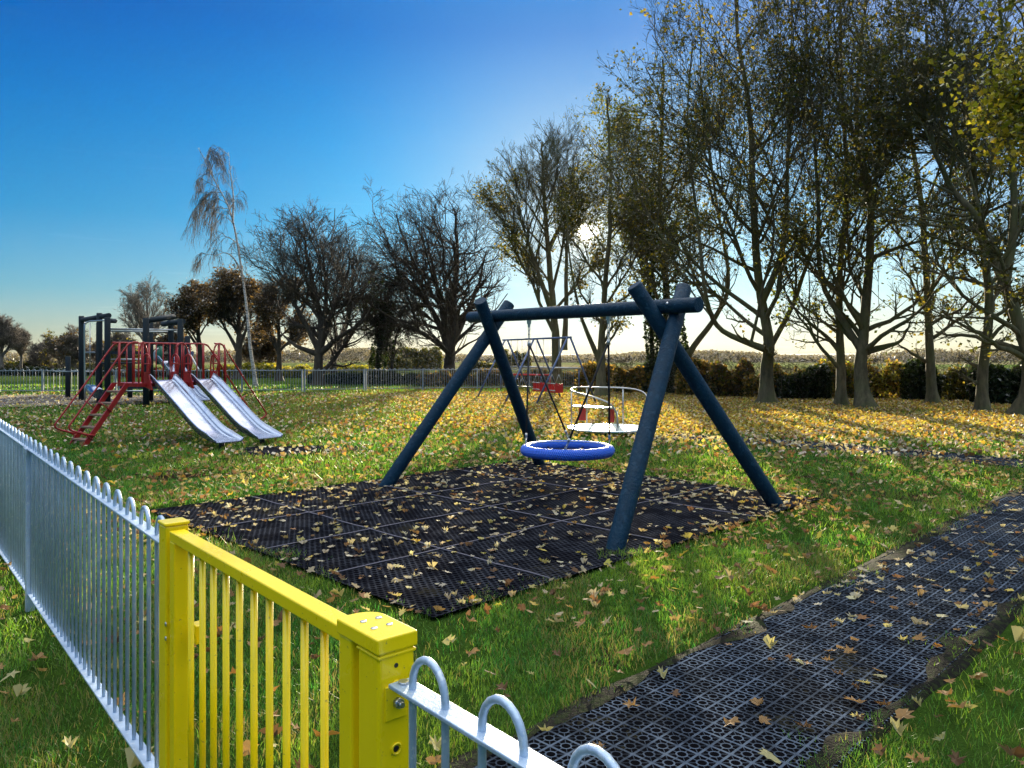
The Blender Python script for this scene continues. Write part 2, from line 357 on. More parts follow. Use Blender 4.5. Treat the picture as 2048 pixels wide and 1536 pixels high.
def meshobj(name, me, parent=None):
    o = bpy.data.objects.new(name, me); link(o, parent)
    if parent is not None: me.transform(__import__('mathutils').Matrix.Translation(-rootloc(parent)))
    return o
def smoothpath(pts, k=5):
    P = [Vector(p) for p in pts]; out = []
    for i in range(len(P)-1):
        p0 = P[max(i-1, 0)]; p1 = P[i]; p2 = P[i+1]; p3 = P[min(i+2, len(P)-1)]
        for j in range(k):
            q = j/k; out.append(0.5*((2*p1)+(p2-p0)*q+(2*p0-5*p1+4*p2-p3)*q*q+(3*p1-3*p2+p3-p0)*q**3))
    out.append(P[-1]); return out
Z = Vector((0, 0, 1))

# ------------------------------------------------------------------ layout of ground surfaces
Q2 = math.sqrt(0.5)
def pq(p, q): return ((p-q)*Q2, (p+q)*Q2)         # swing mat axes -> world
MAT_P0, MAT_P1, MAT_Q0, MAT_Q1 = 2.95, 8.5, 3.62, 8.25
def mat_sd(x, y):      # signed distance inside swing mat (positive inside)
    p = (x+y)*Q2; q = (y-x)*Q2
    return np.minimum(np.minimum(p-MAT_P0, MAT_P1-p), np.minimum(q-MAT_Q0, MAT_Q1-q))
PATH_MAIN = [(-0.95, 1.55), (0.2, 2.65), (1.0, 3.45), (3.3, 5.72), (5.2, 7.65), (7.1, 9.4), (9.5, 11.2), (12.5, 12.6)]
PATH_BACK = [(2.6, 15.6), (4.3, 14.75), (6.0, 13.45), (7.4, 11.8), (8.6, 10.55)]
def polydist(x, y, pts):
    d = np.full(np.shape(x), 1e9)
    for (x0, y0), (x1, y1) in zip(pts[:-1], pts[1:]):
        dx, dy = x1-x0, y1-y0; q = np.clip(((x-x0)*dx+(y-y0)*dy)/(dx*dx+dy*dy), 0, 1)
        d = np.minimum(d, np.hypot(x-x0-q*dx, y-y0-q*dy))
    return d
def path_sd(x, y): return np.maximum(0.53-polydist(x, y, PATH_MAIN), 0.5-polydist(x, y, PATH_BACK))
def hard_sd(x, y):
    e1 = np.maximum(mat_sd(x, y), path_sd(x, y))
    p = 0.75-np.hypot((x+3.9)/1.0, (y-13.1)/0.9)
    c = 1-np.hypot((x+17.0)/5.5, (y-28.5)/4.2)
    r = 1.0-np.hypot(x-2.05, y-16.3)
    return np.maximum(np.maximum(e1, p), np.maximum(c, r))

# ground sheet
S = 1300.0
xs = np.concatenate([[-S, -800, -400, -120, -60], np.linspace(-40, 40, 60), [60, 120, 400, 800, S]])
ys = np.concatenate([[-S, -400, -60, -10], np.linspace(0, 60, 60), [80, 120, 240, 500, 800, 1100, S]])
XX, YY = np.meshgrid(xs, ys); V = np.stack([XX, YY, np.zeros_like(XX)], -1).reshape(-1, 3)
nx = len(xs); ii, jj = np.meshgrid(np.arange(nx-1), np.arange(len(ys)-1)); a = (jj*nx+ii).ravel()
go = meshobj('ground', rawmesh('ground', V, [np.stack([a, a+1, a+nx+1, a+nx], 1)], [M_GROUND])); tag(go, kind='structure')

# distant hills
def hills():
    mb = MB(); n = 90; rows = []
    for j, (yy, f) in enumerate(((780, 0.0), (880, 0.75), (1050, 1.0), (1280, 0.0))):
        for i in range(n):
            x = -1290+2580*i/(n-1); h = (4.2+4.2*vnoise(x, 10, 210)+1.4*vnoise(x, 30, 60))*f*(1.0 if x > -150 else max(0.35, 1+(x+150)/450))
            mb.v.append((x, yy, h*1.15-0.5))
    for j in range(3):
        for i in range(n-1): mb.f.append([j*n+i, j*n+i+1, (j+1)*n+i+1, (j+1)*n+i]); mb.sm.append(True)
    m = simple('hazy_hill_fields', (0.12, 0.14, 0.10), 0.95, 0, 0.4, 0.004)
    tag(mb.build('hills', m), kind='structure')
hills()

# path: a ribbon of rubber mats with straight local UV via object coordinates -> rotate the object instead
def ribbon(pts, wdt, z, th, name, mat, ang, ox, oy):
    P = smoothpath([(x, y, 0) for x, y in pts], 6); mb = MB(); L = []
    for i, p in enumerate(P):
        tg = (P[min(i+1, len(P)-1)]-P[max(i-1, 0)]).normalized(); nrm = Vector((-tg.y, tg.x, 0))
        L.append((p-nrm*wdt, p+nrm*wdt))
    for a_, b_ in L:
        for p, zz in ((a_, z-th), (a_, z), (b_, z), (b_, z-th)): mb.v.append((p.x, p.y, zz))
    for i in range(len(L)-1):
        for k in range(3): o = i*4+k; mb.f.append([o, o+4, o+5, o+1]); mb.sm.append(False)
    o = mb.build(name, mat)
    from mathutils import Matrix
    R = Matrix.Rotation(ang, 4, 'Z'); o.data.transform(R.inverted() @ Matrix.Translation((-ox, -oy, 0))); o.matrix_world = Matrix.Translation((ox, oy, 0)) @ R
    return o
tag(ribbon(PATH_MAIN, 0.52, 0.022, 0.03, 'path', M_PATH, math.radians(45), 1.0, 3.45), kind='structure')
tag(ribbon(PATH_BACK, 0.5, 0.016, 0.02, 'path', M_PATH, math.radians(-40), 4, 14.5), kind='structure')

def verge(edge, z, inner, outer, seed):
    P = smoothpath([(x, y, 0) for x, y in edge], 14); mb = MB(); n = len(P); rr_ = random.Random(seed)
    for i, p in enumerate(P):
        tg = (P[min(i+1, n-1)]-P[max(i-1, 0)]).normalized(); nm = Vector((tg.y, -tg.x, 0))   # to the right of travel = outwards
        a_ = inner*(0.1+1.5*float(vnoise(p.x, p.y, 0.16))*float(vnoise(p.x+9, p.y, 0.5))*1.6); b_ = outer*(0.5+float(vnoise(p.x+4, p.y, 0.3)))
        for off, zz in ((-a_, z+0.003), (-a_*0.3, z+0.005), (b_*0.4, z*0.6+0.004), (b_, 0.001)): q = p+nm*off; mb.v.append((q.x, q.y, zz+0.001*rr_.random()))
    for i in range(n-1):
        for k in range(3): o = i*4+k; mb.f.append([o, o+4, o+5, o+1]); mb.sm.append(True)
    o = mb.build('soil', M_SOIL); return tag(o, kind='structure')
M_SOIL = simple('damp_soil', (0.008, 0.008, 0.006), 0.95, 0, 0.7, 30, 1.0, 60, spec=0.1, dirt=((0.018, 0.026, 0.008), 18, 0.52, 0.8))
def offs(pts, w_):
    P = smoothpath([(x, y, 0) for x, y in pts], 4); out = []
    for i, p in enumerate(P):
        tg = (P[min(i+1, len(P)-1)]-P[max(i-1, 0)]).normalized(); q = p+Vector((tg.y, -tg.x, 0))*w_; out.append((q.x, q.y))
    return out
verge(offs(PATH_MAIN, 0.52), 0.020, 0.08, 0.04, 1); verge(list(reversed(offs(PATH_MAIN, -0.52))), 0.020, 0.09, 0.06, 2)
def mcorner(p, q): return pq(p, q)
_n = 16
def edge_pts(a, b): return [(a[0]+(b[0]-a[0])*k/_n, a[1]+(b[1]-a[1])*k/_n) for k in range(_n+1)]
_c = [mcorner(MAT_P0, MAT_Q0), mcorner(MAT_P1, MAT_Q0), mcorner(MAT_P1, MAT_Q1), mcorner(MAT_P0, MAT_Q1)]
# swing matting of rubber tiles
mt = empty('rubber_matting', (0, 0, 0), 'large black rubber safety matting of butted tiles strewn with leaves under the blue log swing', 'rubber mat')
from mathutils import Matrix
R45 = Matrix.Rotation(math.radians(45), 4, 'Z')
pe = [MAT_P0, 4.05, 5.55, 7.05, MAT_P1]; qe = [MAT_Q0, 4.87, 5.88, 6.95, MAT_Q1]
for i in range(4):
    for j in range(4):
        mb = MB(); n = 8; p0, p1 = pe[i]+0.004, pe[i+1]-0.004; q0, q1 = qe[j]+0.004, qe[j+1]-0.004
        for a_ in range(n+1):
            for c_ in range(n+1):
                x = p0+(p1-p0)*a_/n; y = q0+(q1-q0)*c_/n; e = (abs(a_/n-0.5)*2)**6+(abs(c_/n-0.5)*2)**6
                mb.v.append((x, y, 0.018+0.006*min(e, 1)+0.006*float(vnoise(x, y, 0.7))))
        for a_ in range(n):
            for c_ in range(n): o = a_*(n+1)+c_; mb.f.append([o, o+n+1, o+n+2, o+1]); mb.sm.append(True)
        o = mb.build('rubber_tile', M_SWMAT); o.parent = mt; o.matrix_local = R45
# note: with axes rotated 45 deg local x = p, local y = q
seams = MB()
for q in qe[1:-1]:
    pts = [(MAT_P0+0.05+(MAT_P1-MAT_P0-0.1)*k/24, q+0.006*math.sin(k*1.3), 0.031+0.004*random.random()) for k in range(25)]
    seams.tube(pts, 0.0055, 4)
for p in pe[1:-1]:
    pts = [(p+0.006*math.sin(k*1.7), MAT_Q0+0.05+(MAT_Q1-MAT_Q0-0.1)*k/24, 0.031+0.003*random.random()) for k in range(25)]
    seams.tube(pts, 0.006, 4)
o = seams.build('tile_seam', M_EDGE); o.parent = mt; o.matrix_local = R45
# small mat at slide foot, dark pit under the climbing frame
def blobmat(name, cx, cy, rx, ry, ang, z, label, mat=M_SWMAT):
    mb = MB(); n = 40; mb.v.append((0, 0, z))
    for k in range(n):
        a = 2*math.pi*k/n; r = 1+0.14*math.sin(3*a+1)+0.08*math.sin(7*a)
        e = 0.7; ca, sa = math.cos(a), math.sin(a)
        mb.v.append((rx*r*math.copysign(abs(ca)**e, ca), ry*r*math.copysign(abs(sa)**e, sa), z))
    for k in range(n): mb.f.append([0, 1+k, 1+(k+1) % n]); mb.sm.append(False)
    o = mb.build(name, mat); o.location = (cx, cy, 0); o.rotation_euler = (0, 0, ang); return tag(o, label, 'rubber mat')
blobmat('rubber_matting', -3.75, 13.15, 0.95, 0.62, math.radians(10), 0.018, 'small black rubber mat in the grass at the foot of the metal slides')
blobmat('rubber_matting', -17.0, 28.5, 5.4, 3.8, 0, 0.016, 'dark leaf-strewn safety surface under the log climbing frame', simple('dark_bark_chips', (0.05, 0.04, 0.032), 0.95, 0, 0.6, 9, 0.8, 20, dirt=((0.16, 0.11, 0.07), 14, 0.6, 0.8)))

# ------------------------------------------------------------------ near fence + yellow gate
f = Vector((0.647, -0.762, 0)).normalized(); nin = Vector((0.762, 0.647, 0)).normalized()
P1 = Vector((-1.04, 2.31, 0)); P2 = Vector((-0.236, 1.363, 0))
def frame_fence(name, start, dirv, L, pitch, zt, zb, n0, label, postat=None, rb=0.0068, zb_end=None, extra=0.0, startoff=0.03):
    """bow-top fence run starting at `start` in direction dirv; rail heights zt, bottom rail zb -> zb_end"""
    root = empty(name, (start.x, start.y, 0), label, 'fence')
    nrm = Vector((-dirv.y, dirv.x, 0)); zb_end = zb if zb_end is None else zb_end
    r = MB(); r.box(start-dirv*extra-nrm*0.022+Z*(zt-0.004), dirv*(L+extra), nrm*0.044, Z*0.008); r.build('top_rail', M_GALV, root, 0.002)
    r = MB(); a0 = start+Z*(zb-0.004); r.box(a0-nrm*0.022, dirv*L+Z*(zb_end-zb), nrm*0.044, Z*0.008); r.build('bottom_rail', M_GALV, root, 0.002)
    s_ = startoff; k = 0
    while s_+pitch/2 < L:
        w_ = pitch/2; zbk = zb+(zb_end-zb)*s_/L
        pts = [start+dirv*s_+Z*(zbk-0.015), start+dirv*s_+Z*(zt+0.012)]
        for q in range(1, 10):
            a = math.pi-math.pi*q/10; pts.append(start+dirv*(s_+w_/2+math.cos(a)*w_/2)+Z*(zt+0.012+math.sin(a)*w_/2*1.12))
        pts += [start+dirv*(s_+w_)+Z*(zt+0.012), start+dirv*(s_+w_)+Z*(zbk-0.015)]
        if not (postat is not None and abs(s_+w_/2-postat) < 0.07):
            mb = MB(); mb.tube(pts, rb, 10); mb.build('hoop_bar', M_GALV, root)
        s_ += pitch; k += 1
    return root
fl = Vector((-0.624, 0.782, 0)).normalized()
LF = Vector((-1.062, 2.355, 0))+nin*0.02
left_fence = frame_fence('bow_top_fence', LF, fl, 6.2, 0.206, 1.018, 0.255, 0, 'galvanised steel bow top fence running from the yellow gate towards the left edge', postat=None, zb_end=-0.03, startoff=0.07)
pp = LF+fl*3.17+nin*0.0
mb = MB(); mb.box(pp-fl*0.0-nin*0.03+Z*-0.05, fl*0.05, nin*0.05, Z*1.075); o = mb.build('fence_post', M_GALV, left_fence, 0.004)
mb = MB(); mb.box(pp-fl*0.035-nin*0.036+Z*0.985, fl*0.12, nin*0.006, Z*0.04); mb.build('rail_bracket', M_GALV, left_fence, 0.001)
RFs = P2+f*0.075+nin*0.035-f*0.05
right_fence = frame_fence('bow_top_fence', P2+nin*0.034+f*0.012, f, 0.95, 0.196, 1.018, 0.22, 0, 'short galvanised bow top fence bolted to the right of the yellow gate post', extra=0.0, startoff=0.045)
# lug and bolt of the right fence
mb = MB(); mb.tube([P2+nin*0.034+f*0.028+Z*1.0225, P2+nin*0.034+f*0.028+Z*1.0265], 0.0095, 16); mb.build('rivet', M_BOLT, right_fence)

gate = empty('yellow_gate', (P1.x, P1.y, 0), 'bright yellow steel gate with vertical bars set into the galvanised fence', 'gate')
def gbox(a, b, z0, da, db, dz, base=P1): return (base+f*a+nin*b+Z*z0, f*da, nin*db, Z*dz)
# hinge post
mb = MB(); mb.box(*gbox(-0.068, 0, -0.1, 0.068, 0.068, 1.19)); mb.build('gate_post', M_YEL, gate, 0.005)
mb = MB(); mb.box(*gbox(-0.071, -0.003, 1.09, 0.074, 0.074, 0.010)); mb.build('post_cap', M_YEL, gate, 0.003)
mb = MB(); mb.dome(P1+f*0.0005+nin*0.018+Z*1.055, 0.0045, tuple(f), 0.2); mb.build('screw_hole', M_BLACKR, gate)
GL = (P2-P1).length
# leaf
LA0, LA1 = 0.018, GL-0.150           # leaf extent along f
OB = 0.006
mb = MB(); mb.box(*gbox(LA0, OB, 0.10, 0.045, 0.045, 0.952)); mb.build('gate_stile', M_YEL, gate, 0.004)
mb = MB(); mb.box(*gbox(LA0, OB, 1.050, LA1-LA0+0.02, 0.045, 0.030)); mb.build('top_rail', M_YEL, gate, 0.003)
mb = MB(); mb.box(*gbox(LA0+0.045, OB, 0.12, LA1-LA0-0.045, 0.045, 0.03)); mb.build('bottom_rail', M_YEL, gate, 0.003)
us = [382, 405, 427, 452, 479, 508, 539, 573, 609, 649]
cb = P1+nin*(OB+0.024)
for u in us:
    k = (u-1024)/FPX; tt = (k*cb.y-cb.x)/(f.x-k*f.y)
    mb = MB(); p = cb+f*tt; mb.tube([p+Z*0.13, p+Z*1.052], 0.0085, 14); mb.build('gate_bar', M_YEL, gate)
# closing stile, recessed channel and latch post under the long cap
mb = MB(); mb.box(*gbox(LA1, OB-0.006, 0.08, 0.050, 0.055, 0.992)); mb.build('gate_stile', M_YEL, gate, 0.005)
mb = MB(); mb.box(*gbox(LA1+0.052, OB+0.012, 0.06, GL-0.078-LA1-0.054, 0.045, 1.012)); mb.build('latch_channel', M_YEL, gate, 0.003)
mb = MB(); mb.box(*gbox(GL-0.076, 0, -0.1, 0.076, 0.076, 1.185)); mb.build('gate_post', M_YEL, gate, 0.007, 3)
mb = MB(); mb.box(*gbox(GL-0.078, -0.002, 1.062, 0.080, 0.080, 0.006)); mb.build('post_collar', M_YEL, gate, 0.002)
# cap plate with a rounded end
mb = MB(); poly = []
a0, a1, b0_, b1_ = LA1-0.004, GL+0.004, -0.005, 0.080; rr = 0.0425
for k in range(13):
    a = math.pi/2+math.pi*k/12*0.5
    poly.append((a0+0.04+0.04*math.cos(a), b1_-0.05+0.05*math.sin(a)))
poly += [(a0, b0_+0.006), (a0+0.006, b0_), (a1, b0_), (a1, b1_)]
vs = []
for zz in (1.072, 1.100):
    for (a, c_) in poly: vs.append(P1+f*a+nin*c_+Z*zz)
n = len(poly); mb.add(vs, [tuple(reversed(range(n))), tuple(range(n, 2*n))]+[(i, (i+1) % n, n+(i+1) % n, n+i) for i in range(n)])
cap = mb.build('cap_plate', M_YEL, gate, 0.003)
for (a, c_) in ((0.055, 0.025), (0.055, 0.058), (0.10, 0.022), (0.10, 0.055)):
    mb = MB(); mb.dome(P1+f*(a0+a)+nin*c_+Z*1.100, 0.0068, (0, 0, 1), 0.4, 14); mb.build('cap_bolt', M_BOLT, gate)
# holes and bosses on the end face of the latch post
for zz, ro in ((1.045, 0.0045), (1.008-0.02+0.022, 0.0)):
    if ro: mb = MB(); mb.dome(P2+f*0.0003+nin*0.036+Z*zz, ro, tuple(f), 0.2); mb.build('screw_hole', M_BLACKR, gate)
def boss(zz, bb=0.036):
    c = P2+nin*bb+Z*zz; A = nin; pts = [c+f*0.001+(A*math.cos(2*math.pi*k/16)+Z*math.sin(2*math.pi*k/16))*0.0095 for k in range(16)]
    mb = MB(); mb.tube(pts, 0.0022, 6, closed=True); mb.build('threaded_boss', M_YEL, gate)
    mb = MB(); mb.dome(c+f*0.0004, 0.006, tuple(f), 0.15); mb.build('screw_hole', M_BLACKR, gate)
boss(1.0075+0.0); boss(0.895); boss(0.80)
# yellow cleat with nut and bolt under the lug
c0 = P2+nin*0.012+Z*0.950
mb = MB(); mb.box(c0, f*0.004, nin*0.045, Z*0.062); mb.build('cleat', M_YEL, gate, 0.006, 3)
mb = MB(); mb.tube([c0+nin*0.024+Z*0.03+f*0.004, c0+nin*0.024+Z*0.03+f*0.014], 0.0095, 6); mb.tube([c0+nin*0.024+Z*0.03+f*0.012, c0+nin*0.024+Z*0.03+f*0.022], 0.005, 10); mb.build('hex_nut', M_BOLT, gate)
# latch bracket on the far side, two bolts on the hinge stile
mb = MB(); mb.box(*gbox(LA0+0.046, 0.052, 0.755, 0.05, 0.030, 0.055)); mb.build('stop_bracket', M_YEL, gate, 0.003)
for zz in (0.80, 0.757):
    mb = MB(); mb.dome(P1+f*0.006+nin*0.0+Z*zz, 0.0075, tuple(-nin), 0.5); mb.build('hinge_bolt', M_BOLT, gate)

# ------------------------------------------------------------------ log basket-swing frame
A_, B_, C_, D_ = Vector((0.853, 6.38, 0)), Vector((2.82, 8.19, 0)), Vector((-1.557, 9.44, 0)), Vector((0.415, 11.4, 0))
def bp(s, z=2.1): return Vector((-0.25+1.84*s, 10.0-2.38*s, z))
bdir = (bp(1)-bp(0)).normalized(); bn_ = Vector((bdir.y, -bdir.x, 0)); bn_ = bn_ if bn_.y < 0 else -bn_   # towards viewer
frame = empty('log_swing_stand', ((A_+B_+C_+D_)/4).to_tuple(), 'dark blue log A-frame swing frame standing on the black rubber matting', 'swing frame')
def log(mb, a, b, r, sides=24):
    ax = (b-a).normalized(); return mb.tube([a-ax*0.0, a+ax*0.012, a+(b-a)*0.33, a+(b-a)*0.66, b-ax*0.012, b], [r*0.93, r, r*1.01, r, r, r*0.93], sides)
mb = MB(); log(mb, bp(-0.172, 2.135), bp(1.108, 2.10), 0.075); mb.build('crossbeam', M_LOG, frame)
for foot, s, side in ((A_, 0.985, -1), (B_, 0.935, 1), (C_, -0.02, -1), (D_, 0.02, 1)):
    h = bp(s)+bn_*side*0.145; top = foot+(h-foot)*(2.31/2.1); low = foot-(h-foot)*0.06
    mb = MB(); log(mb, low, top, 0.08); mb.build('leg', M_LOG, frame)
for s in (0.03, 0.22, 0.25, 0.28, 0.47, 0.66, 0.70, 0.74): mb = MB(); mb.dome(bp(s, 2.180-0.03*s), 0.017, (0, 0, 1), 1.0); mb.build('cap_nut', M_GREEN, frame)
mb = MB(); mb.dome(bp(0.995, 2.13)+bn_*0.065, 0.018, tuple(bn_+Z*0.5), 0.5); mb.build('bolt_head', M_BOLT, frame)
mb = MB(); q = D_+(bp(0.02)+bn_*0.145-D_)*0.84+bn_*0.078; mb.dome(q, 0.018, tuple(bn_), 0.5); mb.build('bolt_head', M_BOLT, frame)
# basket
BC = Vector((0.635, 8.82, 0.535)); RR, RT = 0.478, 0.062
bask = empty('basket_swing', BC.to_tuple(), 'round blue rope nest swing hanging from the log crossbeam', 'swing')
def torus():
    n, m = 96, 20; V = []; U = []; F = []
    for i in range(n+1):
        for k in range(m+1):
            a = 2*math.pi*i/n; b = 2*math.pi*k/m
            V.append((BC.x+(RR+RT*math.cos(b))*math.cos(a), BC.y+(RR+RT*math.cos(b))*math.sin(a), BC.z+RT*math.sin(b))); U.append((i/n, k/m))
    for i in range(n):
        for k in range(m): o = i*(m+1)+k; F.append((o, o+m+1, o+m+2, o+1))
    me = bpy.data.meshes.new('padded_ring'); me.from_pydata(V, [], F); uv = me.uv_layers.new(name='UVMap')
    for p in me.polygons:
        p.use_smooth = True
        for li in p.loop_indices: uv.data[li].uv = U[me.loops[li].vertex_index]
    me.materials.append(M_RING); return meshobj('padded_ring', me, bask)
torus()
mb = MB()
for k in range(12):
    a = 2*math.pi*k/12; e = BC+Vector((math.cos(a), math.sin(a), 0))*(RR-0.03); mid = BC+Vector((math.cos(a), math.sin(a), 0))*0.22-Z*0.055
    mb.tube([e, mid, BC-Z*0.07], 0.009, 6)
for r_, dz in ((0.12, 0.065), (0.22, 0.055), (0.33, 0.03)):
    mb.tube([BC+Vector((math.cos(2*math.pi*k/24)*r_, math.sin(2*math.pi*k/24)*r_, -dz)) for k in range(24)], 0.009, 6, closed=True)
mb.build('rope_net', M_ROPE, bask)
mb = MB(); mb.tube([BC+Vector((math.cos(a*math.pi/48)*(RR-RT*0.62), math.sin(a*math.pi/48)*(RR-RT*0.62), RT*0.80+0.003*(a % 2))) for a in range(96)], 0.0045, 5, closed=True); mb.build('sunlit_rim_line', simple('pale_rim_highlight', (0.55, 0.6, 0.62), 0.7), bask)  # thin pale ring added to draw the sunlit inner edge of the basket
for k in range(12):
    a = 2*math.pi*k/12; mb = MB(); mb.dome(BC+Vector((math.cos(a)*0.33, math.sin(a)*0.33, -0.022)), 0.014, (0, 0, 1), 0.8, 8); mb.build('net_clip', M_CHAIN, bask)
def links(mb, a, b, r=0.011, wire=0.0035):
    L = (b-a).length; n = max(1, int(L/(r*2.3))); ax = (b-a).normalized(); s1 = ax.orthogonal().normalized(); s2 = ax.cross(s1)
    for k in range(n):
        c = a+(b-a)*((k+0.5)/n); side = s1 if k % 2 else s2
        mb.tube([c+ax*math.cos(2*math.pi*j/10)*r*1.5+side*math.sin(2*math.pi*j/10)*r*0.8 for j in range(10)], wire, 5, closed=True)
ba = math.atan2(0.791, -0.612)
for s, angs in ((0.249, (ba+math.pi/4, ba-math.pi/4)), (0.703, (ba+math.pi+math.pi/4, ba+math.pi-math.pi/4))):
    H = bp(s, 2.03); J = bp(s, 1.76)
    mb = MB(); mb.cbox(H+Z*0.0, 0.05, 0.035, 0.05, ba); mb.cbox(H-Z*0.045, 0.022, 0.03, 0.05, ba); mb.build('hanger', M_CHAIN, bask, 0.004)
    mb = MB(); links(mb, H-Z*0.06, J+Z*0.03, 0.018, 0.0055); mb.build('chain', M_CHAIN, bask)
    mb = MB(); mb.tube([J+Z*0.03, J-Z*0.03], [0.018, 0.024], 10); mb.build('rope_joint', M_CHAIN, bask)
    for a in angs:
        E = BC+Vector((math.cos(a), math.sin(a), 0))*(RR+0.0)+Z*(RT*0.85); dd = (J-E).normalized()
        mb = MB(); mb.tube([J, E+dd*0.14], 0.0115, 8); mb.build('rope', M_ROPE, bask)
        mb = MB(); mb.tube([E+dd*0.14, E+dd*0.095], 0.015, 10); links(mb, E+dd*0.095, E-dd*0.01, 0.013, 0.005); mb.build('shackle', M_CHAIN, bask)

# ------------------------------------------------------------------ double slide
e1 = Vector((0.6, 0.8, 0)); e2 = Vector((0.8, -0.6, 0)); L0 = Vector((-6.72, 14.66, 0))
def S3(a, b, z): return L0+e1*a+e2*b+Z*z
slide = empty('double_slide', S3(0.5, 0, 0).to_tuple(), 'red steel double slide with ladders at both ends and two shiny metal chutes', 'slide')
def chute(root, a, prof, wd, wall, wt=0.018, S=S3, name='slide_chute', mat=M_SLIDE):
    pr = smoothpath([Vector((b, 0, z)) for b, z in prof], 5); n = len(pr); mb = MB()
    sec0 = [(-1, 1), (-0.90, 0.15), (-0.84, 0.03), (-0.7, 0.0), (0.7, 0.0), (0.84, 0.03), (0.90, 0.15), (1, 1)]
    rows = []
    for i, p in enumerate(pr):
        tg = (pr[min(i+1, n-1)]-pr[max(i-1, 0)]).normalized(); nm = Vector((-tg.z, 0, tg.x)); nm = nm if nm.z > 0 else -nm
        q = i/(n-1); wh = wall*(1.0 if q > 0.06 else 0.9+q)*(1.0 if q < 0.85 else 1-(q-0.85)/0.15*0.65)
        wf = wd*(1+0.10*max(0, (q-0.85)/0.15))
        top = []; bot = []
        for (sa, sh) in sec0:
            top.append(S(a+sa*wf/2, p.x+nm.x*sh*wh, p.z+nm.z*sh*wh)); bot.append(S(a+sa*(wf/2+wt*0.5), p.x+nm.x*(sh*wh-wt), p.z+nm.z*(sh*wh-wt)))
        rows.append(top+list(reversed(bot)))
    m = len(rows[0])
    for r_ in rows: mb.v += [tuple(x) for x in r_]
    for i in range(n-1):
        for k in range(m): mb.f.append([i*m+k, i*m+(k+1) % m, (i+1)*m+(k+1) % m, (i+1)*m+k]); mb.sm.append(True)
    mb.f.append(list(range(m))); mb.sm.append(False); mb.f.append([(n-1)*m+k for k in reversed(range(m))]); mb.sm.append(False)
    return mb.build(name, mat, root)
PROF = [(-0.02, 1.16), (0.10, 1.12), (0.45, 0.92), (0.9, 0.66), (1.30, 0.42), (1.62, 0.255), (1.92, 0.165), (2.24, 0.13)]
for a in (0.05, 0.88):
    ch = chute(slide, a, PROF, 0.50, 0.13)
    mb = MB(); mb.tube([S3(a, 2.0, 0.13), S3(a, 2.0, -0.05)], 0.05, 12); mb.build('slide_foot', M_BLACKR, slide)
    for sd in (-1, 1):    # small hooped handle at each side of the chute entry, and red cheek plate
        aa = a+sd*0.285
        mb = MB(); mb.tube(smoothpath([S3(aa, -0.14, 1.12), S3(aa, -0.14, 1.45), S3(aa, -0.11, 1.60), S3(aa, 0.0, 1.655), S3(aa, 0.11, 1.58), S3(aa, 0.12, 1.45), S3(aa, 0.02, 1.20)], 4), 0.015, 8)
        for zz in (1.30, 1.47): mb.tube([S3(aa, -0.14, zz), S3(aa, 0.06+0.1*(zz-1.2)/0.3, zz)], 0.012, 6)
        mb.build('entry_handle', M_RED, slide)
        mb = MB(); mb.add([S3(aa-0.01, -0.14, 1.05), S3(aa-0.01, 0.20, 0.98), S3(aa-0.01, 0.05, 1.32), S3(aa-0.01, -0.14, 1.32),
                           S3(aa+0.01, -0.14, 1.05), S3(aa+0.01, 0.20, 0.98), S3(aa+0.01, 0.05, 1.32), S3(aa+0.01, -0.14, 1.32)],
                          [(0, 1, 2, 3), (7, 6, 5, 4), (0, 4, 5, 1), (1, 5, 6, 2), (2, 6, 7, 3), (3, 7, 4, 0)]); mb.build('cheek_plate', M_RED, slide)
PA0, PA1, PB0 = -0.40, 1.42, -0.80
mb = MB(); mb.box(S3(PA0, PB0, 1.04), e1*(PA1-PA0), e2*(0.80), Z*0.07); mb.build('platform', M_RED, slide, 0.004)
def pipe(name, pts, r=0.018, k=4, mat=M_RED, root=slide):
    mb = MB(); mb.tube(smoothpath(pts, k), r, 8); return mb.build(name, mat, root)
RZ = 1.875
for sgn, aE in ((-1, PA0), (1, PA1)):
    def LP(t_, b, z): return S3(aE+sgn*t_, b, z)      # t_ = run beyond platform
    for b_ in (-0.25, -0.75):
        mb = MB(); o0 = LP(0.02, b_-0.02, 1.11); o1 = LP(0.80, b_-0.02, 0.0); w1 = e1*sgn*0.10
        mb.add([o0, o0+w1, o1+w1, o1, o0+e2*0.035, o0+w1+e2*0.035, o1+w1+e2*0.035, o1+e2*0.035],
               [(0, 1, 2, 3), (7, 6, 5, 4), (0, 4, 5, 1), (1, 5, 6, 2), (2, 6, 7, 3), (3, 7, 4, 0)]); mb.build('ladder_stringer', M_RED, slide)
        bb = b_-0.03 if b_ < -0.5 else b_+0.03
        pipe('handrail', [LP(-0.12, bb, RZ), LP(0.02, bb, RZ-0.01), LP(0.14, bb, RZ-0.12), LP(0.60, bb, 1.10), LP(1.06, bb, 0.47), LP(1.12, bb, 0.36), LP(1.06, bb, 0.29), LP(0.80, bb, 0.20), LP(0.68, bb, 0.18)], 0.017)
        for t0 in (0.42, 0.80):
            z0 = 1.11*(1-t0/0.8*0.9); pipe('handrail_strut', [LP(t0*0.9, bb, 1.11-1.11*t0*0.9/0.80), LP(t0*0.9+0.22, bb, 1.11-1.11*t0*0.9/0.80+0.14+0.10*(1-t0))], 0.012, 1)
    for k in range(5):
        q = (k+0.75)/5.2; mb = MB(); c = LP(0.02+0.80*q+0.02, -0.5, 1.11*(1-q)); a_ = math.atan2(e1.y, e1.x); mb.cbox(c, 0.16, 0.50, 0.035, a_); mb.build('step', M_STEP, slide, 0.004)
